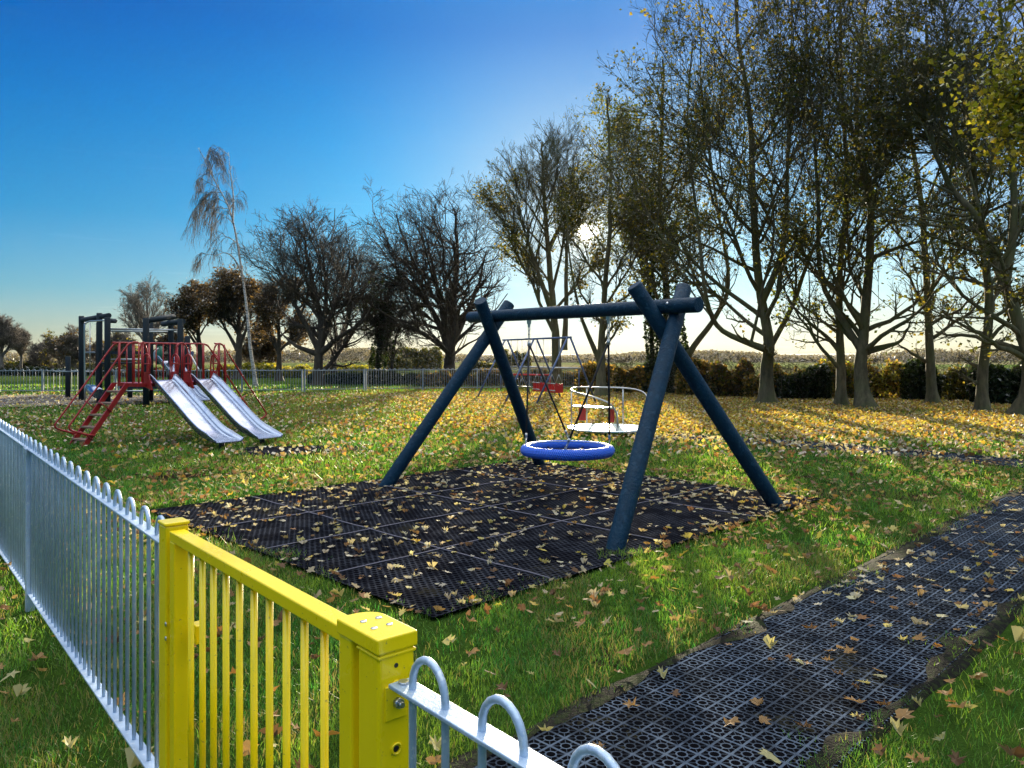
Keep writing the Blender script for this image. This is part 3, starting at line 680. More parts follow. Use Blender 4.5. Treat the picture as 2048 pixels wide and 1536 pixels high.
# back rail with balusters, entry arches, front panels
pipe('back_rail', [S3(PA0-0.1, PB0+0.02, RZ), S3(0.0, PB0+0.02, RZ), S3(0.9, PB0+0.02, RZ), S3(PA1-0.05, PB0+0.02, RZ), S3(PA1+0.1, PB0+0.02, RZ-0.06)], 0.017)
for k in range(13):
    a = PA0+0.03+(PA1-PA0-0.06)*k/12; mb = MB(); mb.tube([S3(a, PB0+0.02, 1.1), S3(a, PB0+0.02, RZ)], 0.012 if k % 4 else 0.024, 8); mb.build('baluster', M_RED, slide)
for (a, b) in ((PA0+0.02, -0.24), (PA1-0.02, -0.24)):
    for q in (-0.24, -0.02):
        mb = MB(); mb.tube([S3(a, q, 1.1), S3(a, q, RZ-0.02)], 0.014, 8); mb.build('baluster', M_RED, slide)
for a0_, a1_ in ((PA0+0.02, -0.22), (0.34, 0.60), (1.15, PA1-0.0)):
    pipe('entry_arch', [S3(a0_, -0.02, 1.1), S3(a0_, -0.02, RZ-0.25), S3(a0_+0.04, -0.02, RZ-0.06), S3((a0_+a1_)/2, -0.02, RZ), S3(a1_-0.04, -0.02, RZ-0.06), S3(a1_, -0.02, RZ-0.25), S3(a1_, -0.02, 1.1)], 0.016)
    mb = MB(); mb.tube([S3((a0_+a1_)/2, -0.02, 1.1), S3((a0_+a1_)/2, -0.02, RZ)], 0.014, 8); mb.build('baluster', M_RED, slide)
for a in (0.05, 0.88):
    for sd in (-0.29, 0.29): mb = MB(); mb.tube([S3(a+sd, -0.03, -0.05), S3(a+sd, -0.03, 1.05)], 0.022, 8) if False else None
for a, b in ():
    mb = MB(); mb.tube([S3(a, b, -0.05), S3(a, b, 1.06)], 0.03, 10); mb.build('platform_leg', M_RED, slide)

# ------------------------------------------------------------------ log climbing frame behind
cf = empty('climbing_frame', W(260, 790, 27.5).to_tuple()[:2]+(0,), 'tall dark log climbing frame with monkey bars standing behind the red double slide', 'climbing frame')
def vpost(u, vt, d, r=0.095, nm='post'):
    p = W(u, vt, d); mb = MB(); mb.tube([(p.x, p.y, -0.1), (p.x, p.y, p.z-0.02), (p.x, p.y, p.z)], [r, r, r*0.9], 14); mb.build(nm, M_LOGD, cf); return p
pl = {}
for k, (u, vt, d) in dict(a=(136, 713, 30.4), b=(163, 632, 28.3), c=(199, 626, 27.2), d=(215, 635, 25.6), e=(292, 636, 25.0), f=(301, 645, 27.4), g=(342, 631, 26.6), h=(361, 638, 25.4), i=(260, 680, 30.0), j=(375, 672, 28.5)).items(): pl[k] = vpost(u, vt, d)
def beam(a, b, r, nm='beam', mat=M_LOGD, sides=12): mb = MB(); mb.tube([a, b], r, sides); return mb.build(nm, mat, cf)
beam(W(165, 640, 28.2), W(218, 631, 26.8), 0.09); beam(W(214, 641, 25.7), W(230, 642, 26.6), 0.08)
beam(W(294, 641, 25.2), W(348, 633, 26.4), 0.09); beam(W(326, 648, 26.5), W(366, 643, 25.4), 0.09)
for dv in (0, 4):
    beam(W(217, 658+dv, 25.8+dv*0.3), W(355, 660+dv, 25.6+dv*0.3), 0.03, 'overhead_bar', M_CHAIN, 8)
pipe('fireman_pole', [W(170, 812, 27.0), W(169, 660, 27.0), W(171, 648, 27.0), W(178, 643, 27.0), W(190, 642, 26.6), W(210, 641, 26)], 0.028, 4, M_CHAIN, cf)
beam(W(180, 645, 27.4), W(180, 770, 27.4), 0.02, 'climbing_rope', M_CHAIN, 6); beam(W(193, 645, 27.4), W(192, 770, 27.4), 0.015, 'climbing_rope', M_ROPE, 6)
for v, d0 in ((705, 29), (719, 27.5), (726, 26.5), (782, 26.5)): beam(W(200 if v > 710 else 172, v, d0), W(296, v, d0-1), 0.03, 'side_bar', M_CHAIN if v != 726 else M_LOGD, 8)
beam(W(110, 712 if False else 743, 30.4), W(205, 743, 28), 0.02, 'side_bar', M_CHAIN, 6)
mb = MB(); q = W(255, 708, 28); mb.box(Vector((q.x-0.9, q.y-0.5, q.z)), (2.0, 0, 0), (0, 1.4, 0), (0, 0, 0.10)); mb.build('deck', M_LOGD, cf)
mb = MB(); q = W(330, 765, 26.4); mb.box(Vector((q.x-1.3, q.y-0.5, q.z-0.2)), (1.7, 0, 0), (0, 1.4, 0), (0, 0, 0.12)); mb.build('deck', M_LOGD, cf)
mb = MB(); q = W(325, 690, 27.0); mb.box(Vector((q.x-0.5, q.y, q.z)), (1.3, 0, 0), (0, 0.06, 0), (0, 0, 0.12)); mb.build('roof_bar', M_LOGD, cf)
mb = MB(); q = W(319, 712, 27.2); mb.tube([(q.x, q.y, q.z-0.3), (q.x, q.y, q.z+0.35)], 0.12, 10); mb.build('play_drum', M_GREEN, cf)
cs0 = W(330, 722, 26.6); cdir = Vector((0.80, -0.60, 0)); cperp = Vector((0.6, 0.8, 0))
def SC(a, b, z): return Vector((cs0.x, cs0.y, 0))+cperp*a+cdir*b+Z*z
chute(cf, 0, [(0, 1.47), (0.2, 1.36), (0.8, 0.95), (1.4, 0.50), (1.8, 0.26), (2.3, 0.18)], 0.62, 0.22, S=SC)
pipe('slide_hood', [SC(-0.35, 0, 1.45), SC(-0.35, -0.05, 1.75), SC(-0.2, -0.05, 1.9)], 0.03, 3, M_CHAIN, cf)
beam(W(370, 690, 27), W(398, 740, 25.5), 0.03, 'climbing_rope', M_CHAIN, 6); mb = MB(); mb.cbox(W(381, 707, 26.6), 0.2, 0.1, 0.15); mb.build('rope_clamp', M_BARB, cf)
mb = MB(); q0 = W(176, 775, 27.5); q1 = W(200, 788, 26); mb.tube([q0, (q0+q1)/2, q1], [0.12, 0.2, 0.18], 10); mb.build('tunnel_step', M_SLIDE, cf)

# ------------------------------------------------------------------ far swing set
ts = empty('swing_set', G(1080, 803).to_tuple(), 'blue steel three bay frame swing set near the far hedge', 'swing frame')
def leg(a, b, r=0.035): mb = MB(); mb.tube([a, b], r, 8); mb.build('leg', M_BARB, ts)
tops = [W(1010, 680, 30.6), W(1068, 677.5, 28.3), W(1135, 675, 26.0)]
for tp, (f1, f2) in zip(tops, (((953, 796), (1063, 792)), ((1009, 805), (1123, 797)), ((1070, 811), (1193, 806)))):
    leg(tp, G(*f1)-Z*0.05); leg(tp+Vector((0.1, 0, 0)), G(*f2)-Z*0.05)
mb = MB(); mb.tube([tops[0]-(tops[2]-tops[0]).normalized()*0.2, tops[2]+(tops[2]-tops[0]).normalized()*0.25], 0.035, 8); mb.build('crossbar', M_BARB, ts)
def seat_at(s0, kind, zz, label):
    c = tops[0]+(tops[2]-tops[0])*s0; dd = (tops[2]-tops[0]).normalized(); dd.z = 0; dd.normalize(); side = Vector((-dd.y, dd.x, 0))
    r = empty('cradle_swing' if kind else 'flat_swing', (c.x, c.y, zz), label, 'swing', None)
    for q in (-0.25, 0.25):
        mb = MB(); mb.tube([c+dd*q*1.1, Vector((c.x, c.y, zz+0.32))+dd*q], 0.009, 5); mb.build('chain', M_CHAIN, r)
        mb = MB(); mb.tube([Vector((c.x, c.y, zz+0.32))+dd*q, Vector((c.x, c.y, zz+0.02))+dd*q+side*0.13], 0.008, 5); mb.tube([Vector((c.x, c.y, zz+0.32))+dd*q, Vector((c.x, c.y, zz+0.02))+dd*q-side*0.13], 0.008, 5); mb.build('yoke', M_CHAIN, r)
    b_ = Vector((c.x, c.y, zz))
    if kind:
        for sd in (-1, 1):
            for q in (-0.2, 0, 0.2): mb = MB(); mb.box(b_+dd*(q-0.035)+side*sd*0.15-Z*0.30, dd*0.08, side*0.02, Z*0.30); mb.build('seat_side', M_REDP, r, 0.004)
        for q in (-0.27, 0.25): mb = MB(); mb.box(b_+dd*q-side*0.15-Z*0.30, dd*0.02, side*0.30, Z*0.28); mb.build('seat_end', M_REDP, r, 0.004)
        mb = MB(); mb.box(b_-dd*0.27-side*0.15-Z*0.32, dd*0.54, side*0.30, Z*0.03); mb.build('seat_base', M_REDP, r, 0.004)
        mb = MB(); mb.tube([b_-dd*0.28-side*0.17-Z*0.24, b_+dd*0.28-side*0.17-Z*0.24], 0.02, 6); mb.tube([b_-dd*0.28-side*0.17, b_+dd*0.28-side*0.17], 0.02, 6); mb.build('safety_bar', M_CHAIN, r)
    else: mb = MB(); mb.box(b_-dd*0.25-side*0.09-Z*0.04, dd*0.5, side*0.18, Z*0.04); mb.build('seat', M_BLACKR, r, 0.01)
seat_at(0.17, 0, 0.50, 'black flat swing seat hanging nearer the left end of the blue swing set')
seat_at(0.36, 0, 0.50, 'black flat swing seat hanging beside the left red cradle seat')
seat_at(0.60, 1, 0.68, 'red cradle swing seat, the left one of the two red seats')
seat_at(0.83, 1, 0.68, 'red cradle swing seat, the right one of the two red seats')

# long low barrier rail behind the swings
br = empty('barrier_rail', W(1080, 760, 36).to_tuple()[:2]+(0,), 'thin grey horizontal barrier rail on posts behind the blue swing set', 'barrier')
mb = MB(); mb.tube([W(1000, 733, 36.5), W(1163, 737, 34)], 0.045, 8); mb.build('rail', M_CHAIN, br)
for u, d in ((1002, 36.5), (1082, 35.3), (1158, 34.1)): p = W(u, 735, d); mb = MB(); mb.tube([(p.x, p.y, -0.05), p], 0.03, 8); mb.build('post', M_BARB, br)
rg = empty('red_barrier', W(1060, 760, 35).to_tuple()[:2]+(0,), 'low red tubular barrier in front of the far fence behind the swing seats', 'barrier')
mb = MB(); mb.tube([W(1020, 749, 35), W(1102, 750, 34)], 0.04, 8); mb.build('rail', M_REDP, rg)
for u in (1022, 1100): p = W(u, 750, 35 if u < 1050 else 34); mb = MB(); mb.tube([(p.x, p.y, -0.05), p], 0.03, 8); mb.build('post', M_RED, rg)

# ------------------------------------------------------------------ roundabout
RC = Vector((2.05, 16.3, 0))
ra = empty('roundabout', RC.to_tuple(), 'steel roundabout with curved handrail, bench and gleaming round deck', 'roundabout')
mb = MB(); mb.tube([RC+Z*0.02, RC+Z*0.10, RC+Z*0.115], [0.86, 0.88, 0.87], 48); mb.build('deck', M_PLATE, ra)
mb = MB(); mb.tube([RC, RC+Z*0.05], 0.3, 20); mb.build('pivot', M_BARB, ra)
def RA(ang, r, z): a = math.radians(ang); return RC+Vector((math.cos(a)*r, math.sin(a)*r, z))
mb = MB(); mb.tube(smoothpath([RA(276, .80, .14), RA(275, .80, .38), RA(271, .80, .55), RA(262, .80, .68), RA(240, .80, .79), RA(205, .80, .87), RA(175, .80, .91), RA(140, .80, .94), RA(100, .80, .93), RA(60, .80, .92), RA(30, .80, .88), RA(5, .80, .80), RA(-15, .80, .66), RA(-22, .80, .5), RA(-25, .80, .12)], 4), 0.016, 8); mb.build('handrail', M_CHAIN, ra)
for an, zt in ((185, .89), (120, .93), (60, .92), (0, .78), (275, .50)): mb = MB(); mb.tube([RA(an, .80, .1), RA(an, .80, zt)], 0.015, 8); mb.build('rail_post', M_CHAIN, ra)
mb = MB(); poly = [RA(a, .78, 0) for a in range(185, 280, 8)]+[RA(a, .42, 0) for a in range(273, 184, -8)]; mb.prism(poly, 0.55, 0.58); mb.build('bench', M_PLATE, ra)
for an in (196, 268): mb = MB(); c = RA(an, .6, 0.41); mb.cbox(c, 0.18, 0.03, 0.28, math.radians(an)+0.4); mb.build('red_panel', M_REDP, ra, 0.004)

# ------------------------------------------------------------------ far fence runs
def far_fence(pts, pitch, label, nhoop=99, zt=0.98, zb=0.10, gate_gap=()):
    root = empty('bow_top_fence', (pts[0].x, pts[0].y, 0), label, 'fence')
    tops_, bots_ = MB(), MB(); hoops = []; rest = MB()
    for a, b in zip(pts[:-1], pts[1:]):
        L = (b-a).length; dv = (b-a).normalized(); tops_.tube([a+Z*zt, b+Z*zt], 0.018, 4); bots_.tube([a+Z*zb, b+Z*zb], 0.018, 4)
        s_ = pitch*0.5
        while s_+pitch/2 < L:
            q0 = a+dv*s_; w_ = pitch/2
            hoops.append([q0+Z*(zb-0.03), q0+Z*zt]+[q0+dv*(w_/2-math.cos(math.pi*k/4)*w_/2)+Z*(zt+math.sin(math.pi*k/4)*w_*0.6) for k in (1, 2, 3)]+[q0+dv*w_+Z*zt, q0+dv*w_+Z*(zb-0.03)])
            s_ += pitch
        n = max(1, round(L/2.75))
        for k in range(n+1):
            p = a+dv*(L*k/n); mb = MB(); mb.cbox(p+Z*0.5, 0.07, 0.07, 1.08); mb.build('fence_post', M_GALVD, root)
    tops_.build('top_rail', M_GALVD, root); bots_.build('bottom_rail', M_GALVD, root)
    for i, h in enumerate(hoops):
        if i < nhoop: mb = MB(); mb.tube(h, 0.012, 5, False); mb.build('hoop_bar', M_GALVD, root)
        else: rest.tube(h, 0.012, 5, False)
    if len(hoops) > nhoop: o = rest.build('hoop_bars', M_GALVD, root); o['kind'] = 'stuff'
p0 = W(-60, 786, 34.5); p1 = W(232, 786, 34.2); p2 = W(604, 785, 35.2); p3 = W(728, 783, 36.5); p4 = W(1160, 778, 39.5)
for p in (p0, p1, p2, p3, p4): p.z = 0
far_fence([p0, p1], 0.275, 'far bow top fence with wide hoops in front of the open green field')
far_fence([p1+Vector((0.1, 0.05, 0)), p2], 0.24, 'far bow top fence behind the red double slide and climbing frame')
far_fence([p2+Vector((0.12, 0.02, 0)), p3], 0.235, 'short far fence section between two stout posts left of the log swing')
far_fence([p3+Vector((0.1, 0, 0)), p4], 0.235, 'long far fence with fine bars behind the log swing and the blue swing set')

# ------------------------------------------------------------------ trees
PAL = {
 'green':  [(0.075, 0.10, 0.018), (0.11, 0.125, 0.02), (0.05, 0.07, 0.015), (0.20, 0.18, 0.025)],
 'yellow': [(0.36, 0.34, 0.04), (0.22, 0.24, 0.03), (0.48, 0.38, 0.05), (0.16, 0.16, 0.03)],
 'brown':  [(0.12, 0.075, 0.04), (0.085, 0.058, 0.036), (0.16, 0.10, 0.045), (0.07, 0.05, 0.028)],
 'olive':  [(0.12, 0.12, 0.02), (0.075, 0.085, 0.018), (0.21, 0.16, 0.025), (0.05, 0.055, 0.015)],
 'dark':   [(0.014, 0.026, 0.010), (0.022, 0.038, 0.012), (0.03, 0.045, 0.014)],
 'rust':   [(0.38, 0.23, 0.06), (0.26, 0.16, 0.05), (0.50, 0.36, 0.07), (0.16, 0.12, 0.035)],
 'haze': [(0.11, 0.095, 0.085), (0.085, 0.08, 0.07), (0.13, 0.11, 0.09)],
 'litter': [(0.30, 0.20, 0.10), (0.22, 0.125, 0.06), (0.36, 0.27, 0.15), (0.15, 0.085, 0.045), (0.45, 0.38, 0.14), (0.38, 0.31, 0.20), (0.28, 0.14, 0.06), (0.46, 0.38, 0.24), (0.20, 0.12, 0.07)],
 'gold':   [(0.52, 0.36, 0.07), (0.40, 0.22, 0.05), (0.60, 0.46, 0.11), (0.30, 0.17, 0.05), (0.40, 0.36, 0.08)],
}
def unit(a): return a/np.maximum(np.linalg.norm(a, axis=-1, keepdims=True), 1e-9)
def tubes_np(P, R, sides):
    n, k, _ = P.shape; T_ = np.zeros_like(P); T_[:, 1:-1] = P[:, 2:]-P[:, :-2]; T_[:, 0] = P[:, 1]-P[:, 0]; T_[:, -1] = P[:, -1]-P[:, -2]; T_ = unit(T_)
    mean = unit(P[:, -1]-P[:, 0]); alt = np.where(np.abs(mean[:, 2:3]) < 0.8, np.array([[0, 0, 1.0]]), np.array([[1.0, 0, 0]])); ref = unit(np.cross(mean, alt))[:, None, :]
    A = unit(np.cross(T_, np.broadcast_to(ref, T_.shape))); B = np.cross(T_, A)
    ang = np.arange(sides)*2*np.pi/sides
    V = P[:, :, None, :]+(A[:, :, None, :]*np.cos(ang)[None, None, :, None]+B[:, :, None, :]*np.sin(ang)[None, None, :, None])*R[:, :, None, None]
    idx = np.arange(n*k*sides).reshape(n, k, sides); a = idx[:, :-1, :]; b = np.roll(idx, -1, 2)[:, :-1, :]; c = np.roll(idx, -1, 2)[:, 1:, :]; d = idx[:, 1:, :]
    return V.reshape(-1, 3), np.stack([a, b, c, d], -1).reshape(-1, 4)
def leaves_np(pos, size, pal, r, flat=0.0, quads=False):
    n = len(pos); nrm = unit(r.normal(size=(n, 3))+np.array([0, 0, flat])); a = unit(np.cross(nrm, r.normal(size=(n, 3)))); b = np.cross(nrm, a)
    s = (size*(0.6+0.8*r.random(n)))[:, None]; bend = nrm*s*0.25*r.normal(size=(n, 1))
    V = np.stack([pos-a*s*0.5, pos+b*s*0.42+bend, pos+a*s*0.5, pos-b*s*0.42+bend], 1)
    F = np.arange(4*n).reshape(n, 4); pal = np.array(pal); c = pal[r.integers(0, len(pal), n)]*(0.75+0.5*r.random((n, 1)))
    return V.reshape(-1, 3), F, np.repeat(c, 4, 0)
def interp(P, t_):
    k = P.shape[1]; x = t_*(k-1); i = np.minimum(x.astype(int), k-2); fr = (x-i)[:, None]; rows = np.arange(len(t_))
    return P[rows, i]*(1-fr)+P[rows, i+1]*fr, unit(P[rows, i+1]-P[rows, i])
def grow(r, P, R, nper, ang, lenf, kpts, env, up, wob, rmul, t0=0.25, droop=0.0, wob2=0.5, lmin=0.15, rayfill=False):
    n = len(P); N = int(n*nper); ln = np.linalg.norm(P[:, -1]-P[:, 0], axis=1)**1.0; idx = np.sort(r.choice(n, N, p=ln/ln.sum())); t_ = t0+(1-t0)*r.random(N)**0.95
    start, tg = interp(P[idx], t_); Rr = R[idx]; x = t_*(R.shape[1]-1); i = np.minimum(x.astype(int), R.shape[1]-2); r0 = (Rr[np.arange(N), i]*(1-(x-i))+Rr[np.arange(N), i+1]*(x-i))*rmul
    side = unit(np.cross(tg, r.normal(size=(N, 3)))); an = np.radians(ang[0]+(ang[1]-ang[0])*r.random(N))[:, None]
    d = unit(tg*np.cos(an)+side*np.sin(an)+np.array([0, 0, up]))
    ec, er = env
    if rayfill:
        o = (start-ec)/er; dd = d/er; A = (dd**2).sum(1); B = (o*dd).sum(1); Cc = (o**2).sum(1)-1; disc = np.maximum(B*B-A*Cc, 0); L = np.maximum((-B+np.sqrt(disc))/A, 0.3)*(rayfill[0]+rayfill[1]*r.random(N)); L = np.minimum(L, lenf); keepN = None
    else:
        pl_ = np.linalg.norm(P[idx, -1]-P[idx, 0], axis=1); L = np.maximum(pl_*lenf*(0.5+0.8*r.random(N))*(1.15-0.6*t_), lmin)
        end = start+d*L[:, None]; q = np.sqrt((((end-ec)/er)**2).sum(1)); L = np.where(q > 1.08, L*np.clip(1.6-q*0.55, 0.25, 1), L)
    s = np.linspace(0, 1, kpts)[None, :, None]; Pn = start[:, None, :]+d[:, None, :]*L[:, None, None]*s
    Pn = Pn+np.array([0, 0, 1.0])*(wob-droop)*(L[:, None, None])*s**2
    nz = r.normal(size=(N, kpts, 3))*(L[:, None, None]*0.05*wob2)*s; Pn = Pn+np.cumsum(nz, 1)*0.8
    Rn = np.maximum(r0, 0.006)[:, None]*(1-0.72*np.linspace(0, 1, kpts)[None, :]); return Pn, np.maximum(Rn, 0.0045)

TREE_N = [0]
def tree(name, label, d, stems, r0, env, counts=(34, 7, 6, 3), bark=None, leaf=0, pal='olive', lsize=0.11, seed=1, cat='tree', group=None,
         ang1=(30, 60), up1=0.25, wob=0.15, droop=0.0, flare=1.0, t1=0.3, ivy=0, zjit=0.8, lowleaf=0.0, ang2=(25, 60), wob2=1.0, twig=0.007, l2=0.42, lcl=0.22, t2=0.25, lenmax=7.0, gap=None, gap1=True, cbark=None, fill=(0.62, 0.36)):
    r = np.random.default_rng(seed*13+5); bark = bark or M_BARK
    u0, v0 = stems[0][0]; base = W(u0, v0, d)
    root = empty(name, (base.x, base.y, 0), label, cat, group)
    ec = np.array(W(env[0], env[1], d)); er = np.array([env[2]*d/FPX, max(env[2]*d/FPX*0.85, 0.8), env[3]*d/FPX])
    SP, SR = [], []; tv, tf = [], []; off = 0
    for si, st in enumerate(stems):
        pts = []; jy = 0.0
        if si > 0:
            z0 = W(st[0][0], st[0][1], d).z; m0 = min(sp0, key=lambda q: abs(q.z-z0)); jy = m0.y-d
        for k, (u, v) in enumerate(st):
            p = W(u, v, d)
            if k > 0: jy += r.normal()*zjit*0.45*min(1, k/2)
            if si > 0: jy2 = (r.random()-0.5)*1.6*zjit*k/len(st)
            else: jy2 = 0
            pts.append(Vector((p.x, p.y+jy+jy2, p.z if (k or si) else -0.1)))
        sp_ = smoothpath(pts, 5); n = len(sp_); sp0 = sp_ if si == 0 else sp0; rr0 = r0*(1 if si == 0 else 0.52)
        rads = [max(rr0*(1-0.88*(i/(n-1))**0.62), 0.015) for i in range(n)]
        if si == 0:
            for i, p in enumerate(sp_):
                if p.z < 0.6: rads[i] *= 1+0.60*flare*max(0, (0.6-p.z)/0.7)**2.5
        K = 24; tt = np.linspace(0, n-1, K); P = np.array([list(sp_[int(min(q, n-1))].lerp(sp_[min(int(q)+1, n-1)], q-int(q))) for q in tt]); Rr = np.interp(tt, np.arange(n), rads)
        wig = r.normal(size=(K, 3))*rr0*0.10; wig[:, 2] = 0; P = P+wig*np.linspace(0, 1, K)[:, None]
        SP.append(P); SR.append(Rr)
    SP = np.array(SP); SR = np.array(SR)
    V, F = tubes_np(SP, SR, 12)
    if flare > 0.5:   # root buttress irregularity
        zz = V[:, 2]; a = np.arctan2(V[:, 1]-base.y, V[:, 0]-base.x); k = 1+0.25*np.clip((0.5-zz)/0.6, 0, 1)*np.sin(a*5+seed); m = np.hypot(V[:, 0]-base.x, V[:, 1]-base.y) < r0*3
        V[m, 0] = base.x+(V[m, 0]-base.x)*k[m]; V[m, 1] = base.y+(V[m, 1]-base.y)*k[m]
    tv.append(V); tf.append(F); off = len(V)
    ns = len(stems); n1 = max(2, counts[0]//ns)
    B1, R1 = grow(r, SP, SR, n1, ang1, lenmax, 8, (ec, er), up1, wob, 0.52, t0=t1, rayfill=fill, wob2=wob2)
    if gap and gap1:
        m = B1[:, 3:]; dd_ = np.hypot((1024+FPX*m[..., 0]/m[..., 1])-gap[0], (HV+FPX*(EYE-m[..., 2])/m[..., 1])-gap[1]).min(1); B1, R1 = B1[dd_ > gap[2]*0.75], R1[dd_ > gap[2]*0.75]
    R1 = np.maximum(R1, 0.012); V, F = tubes_np(B1, R1, 6); tv.append(V); tf.append(F+off)
    me = rawmesh('trunk', np.concatenate(tv), tf, [bark], True); meshobj('trunk', me, root)
    B2, R2 = grow(r, B1, R1, counts[1], ang2, l2, 6, (ec, er), up1*0.6, wob, 0.62, t0=t2, droop=droop, wob2=wob2)
    B3, R3 = grow(r, B2, R2, counts[2], ang2, 0.45, 5, (ec, er), up1*0.4, wob*0.6, 0.6, t0=0.15, droop=droop*1.3, lmin=0.3, wob2=wob2)
    B4, R4 = grow(r, B3, R3, counts[3], (20, 55), 0.55, 3, (ec, er), up1*0.3, 0, 0.7, t0=0.2, droop=droop*1.2, lmin=0.22, wob2=wob2)
    if gap:      # an opening in the crown
        def far_(P): m = P[:, P.shape[1]//2]; return np.hypot((1024+FPX*m[:, 0]/m[:, 1])-gap[0], (HV+FPX*(EYE-m[:, 2])/m[:, 1])-gap[1]) > gap[2]
        k2, k3, k4 = far_(B2), far_(B3), far_(B4); B2, R2, B3, R3, B4, R4 = B2[k2], R2[k2], B3[k3], R3[k3], B4[k4], R4[k4]
    vs, fs, mi, off = [], [], [], 0
    R4 = np.maximum(R4, twig*0.6); R3 = np.maximum(R3, twig)
    for P, R_, sd in ((B2, R2, 5), (B3, R3, 3), (B4, R4, 3)):
        V, F = tubes_np(P, R_, sd); vs.append(V); fs.append(F+off); mi.append(np.zeros(len(F))); off += len(V)
    cols = [np.full((off, 3), 0.1)]; sm = [np.ones(sum(len(x) for x in fs), bool)]
    if leaf:
        allp = np.concatenate([B4.reshape(-1, 3), B3[:, 2:].reshape(-1, 3)]); hz = (allp[:, 2]-ec[2])/er[2]
        clump = np.array([vnoise(allp[:, 0]*1.0+seed*9, allp[:, 2]+allp[:, 1]*0.37, 1.4)]).ravel()
        wgt = np.clip(clump*2.2-0.55, 0.05, 1.5)*(1+lowleaf*np.clip(-hz, -0.9, 1)); wgt = np.clip(wgt, 0.0, None); pick = r.choice(len(allp), leaf, p=wgt/wgt.sum())
        pp_ = allp[pick]+r.normal(size=(leaf, 3))*lcl*0.5
        V, F, c = leaves_np(pp_, lsize, PAL[pal], r, 0.4); vs.append(V); fs.append(F+off); mi.append(np.ones(len(F))); cols.append(c); sm.append(np.zeros(len(F), bool)); off += len(V)
    me = rawmesh('crown', np.concatenate(vs), fs, [cbark or bark, M_LEAF], np.concatenate(sm), np.concatenate(mi), np.concatenate(cols)); meshobj('crown', me, root)
    if ivy:
        k = r.random(ivy); q = r.integers(0, 24, ivy); P = SP[0][np.minimum((k*15).astype(int), 23)]+(SP[0][np.minimum((k*15).astype(int)+1, 23)]-SP[0][np.minimum((k*15).astype(int), 23)])*r.random((ivy, 1))
        a = r.random(ivy)*2*np.pi; rad = r0*(1.0+0.9*vnoise(k*9+seed, a*1.3, 1.0)); P = P+np.stack([np.cos(a)*rad, np.sin(a)*rad, r.normal(size=ivy)*0.15], 1)
        V, F, c = leaves_np(P, 0.14, PAL['dark'], r); me = rawmesh('ivy', V, [F], [M_LEAF], False, None, c); meshobj('ivy', me, root)
    return root

RG = 'tall sycamores in the row on the right'
# near right row
tree('sycamore_tree', 'tall forked sycamore with flared base just right of the log swing frame', 26.2,
     [[(1535, 808), (1531, 740), (1526, 680), (1510, 560), (1492, 400), (1498, 200), (1480, 20), (1470, -190)], [(1527, 700), (1490, 688), (1430, 655), (1395, 590), (1378, 450), (1365, 260), (1380, 90)], [(1514, 610), (1556, 500), (1585, 350), (1600, 150), (1620, -80)]],
     0.29, (1490, 320, 260, 420), (52, 9, 6, 2.6), leaf=6500, pal='olive', seed=1, group=RG, zjit=1.0, lowleaf=0.4, t1=0.16, ang1=(35, 80), up1=0.12)
tree('sycamore_tree', 'slender straight sycamore left of the thick forked trunk by the hedge', 25.2,
     [[(1682, 812), (1680, 740), (1680, 660), (1686, 540), (1692, 400), (1690, 200), (1686, 0), (1690, -180)], [(1677, 700), (1655, 672), (1612, 645), (1580, 590), (1560, 500)]],
     0.20, (1670, 290, 210, 425), (36, 9, 6, 2.6), leaf=4200, pal='green', seed=2, group=RG, lowleaf=0.5, t1=0.14, ang1=(40, 85), up1=0.1)
tree('sycamore_tree', 'thick sycamore trunk splitting low into two limbs in front of the hedge', 23.9,
     [[(1730, 818), (1729, 750), (1733, 690), (1748, 560), (1765, 400), (1745, 240), (1760, 50), (1790, -190)], [(1731, 700), (1704, 645), (1664, 545), (1642, 380), (1625, 150), (1604, -100)], [(1742, 702), (1775, 692), (1808, 680), (1830, 640)]],
     0.28, (1725, 280, 240, 430), (40, 8, 6, 2.6), leaf=4500, pal='olive', seed=3, group=RG, lowleaf=0.3, t1=0.2, ang1=(35, 80), up1=0.12)
tree('sycamore_tree', 'straight slim sycamore trunk between the thick forked tree and the right edge', 26.2,
     [[(1865, 808), (1863, 740), (1862, 600), (1868, 400), (1852, 200), (1836, 0), (1832, -180)]],
     0.21, (1855, 280, 190, 440), (34, 9, 6, 2.6), leaf=3800, pal='green', seed=4, group=RG, lowleaf=0.3, t1=0.12, ang1=(45, 85), up1=0.1)
tree('sycamore_tree', 'second slim trunk from the right edge with level side branches', 22.4,
     [[(1964, 823), (1965, 740), (1962, 600), (1952, 420), (1930, 250), (1902, 60), (1892, -160)]],
     0.20, (1935, 280, 200, 440), (34, 9, 6, 2.6), leaf=3800, pal='olive', seed=5, group=RG, ang1=(50, 88), up1=0.08, lowleaf=0.3, t1=0.12)
tree('sycamore_tree', 'big leaning sycamore with wide curved foot at the right edge', 20.9,
     [[(2040, 832), (2046, 770), (2034, 700), (2000, 600), (1975, 520), (1930, 445), (1885, 370), (1850, 250), (1840, 60)], [(1990, 580), (2004, 430), (1990, 250), (1962, 40), (1950, -150)]],
     0.27, (1960, 270, 240, 450), (42, 9, 6, 2.6), leaf=4200, pal='olive', seed=6, group=RG, t1=0.2, ang1=(35, 80), up1=0.12)
tree('maple_tree', 'nearer maple with yellow green leaves cut off by the right edge', 12.5,
     [[(2330, 990), (2325, 760), (2300, 400), (2280, 60), (2270, -300)]],
     0.20, (2240, 150, 290, 560), (30, 7, 6, 3), leaf=9500, pal='yellow', lsize=0.10, seed=7, lcl=0.3, ang1=(50, 85))
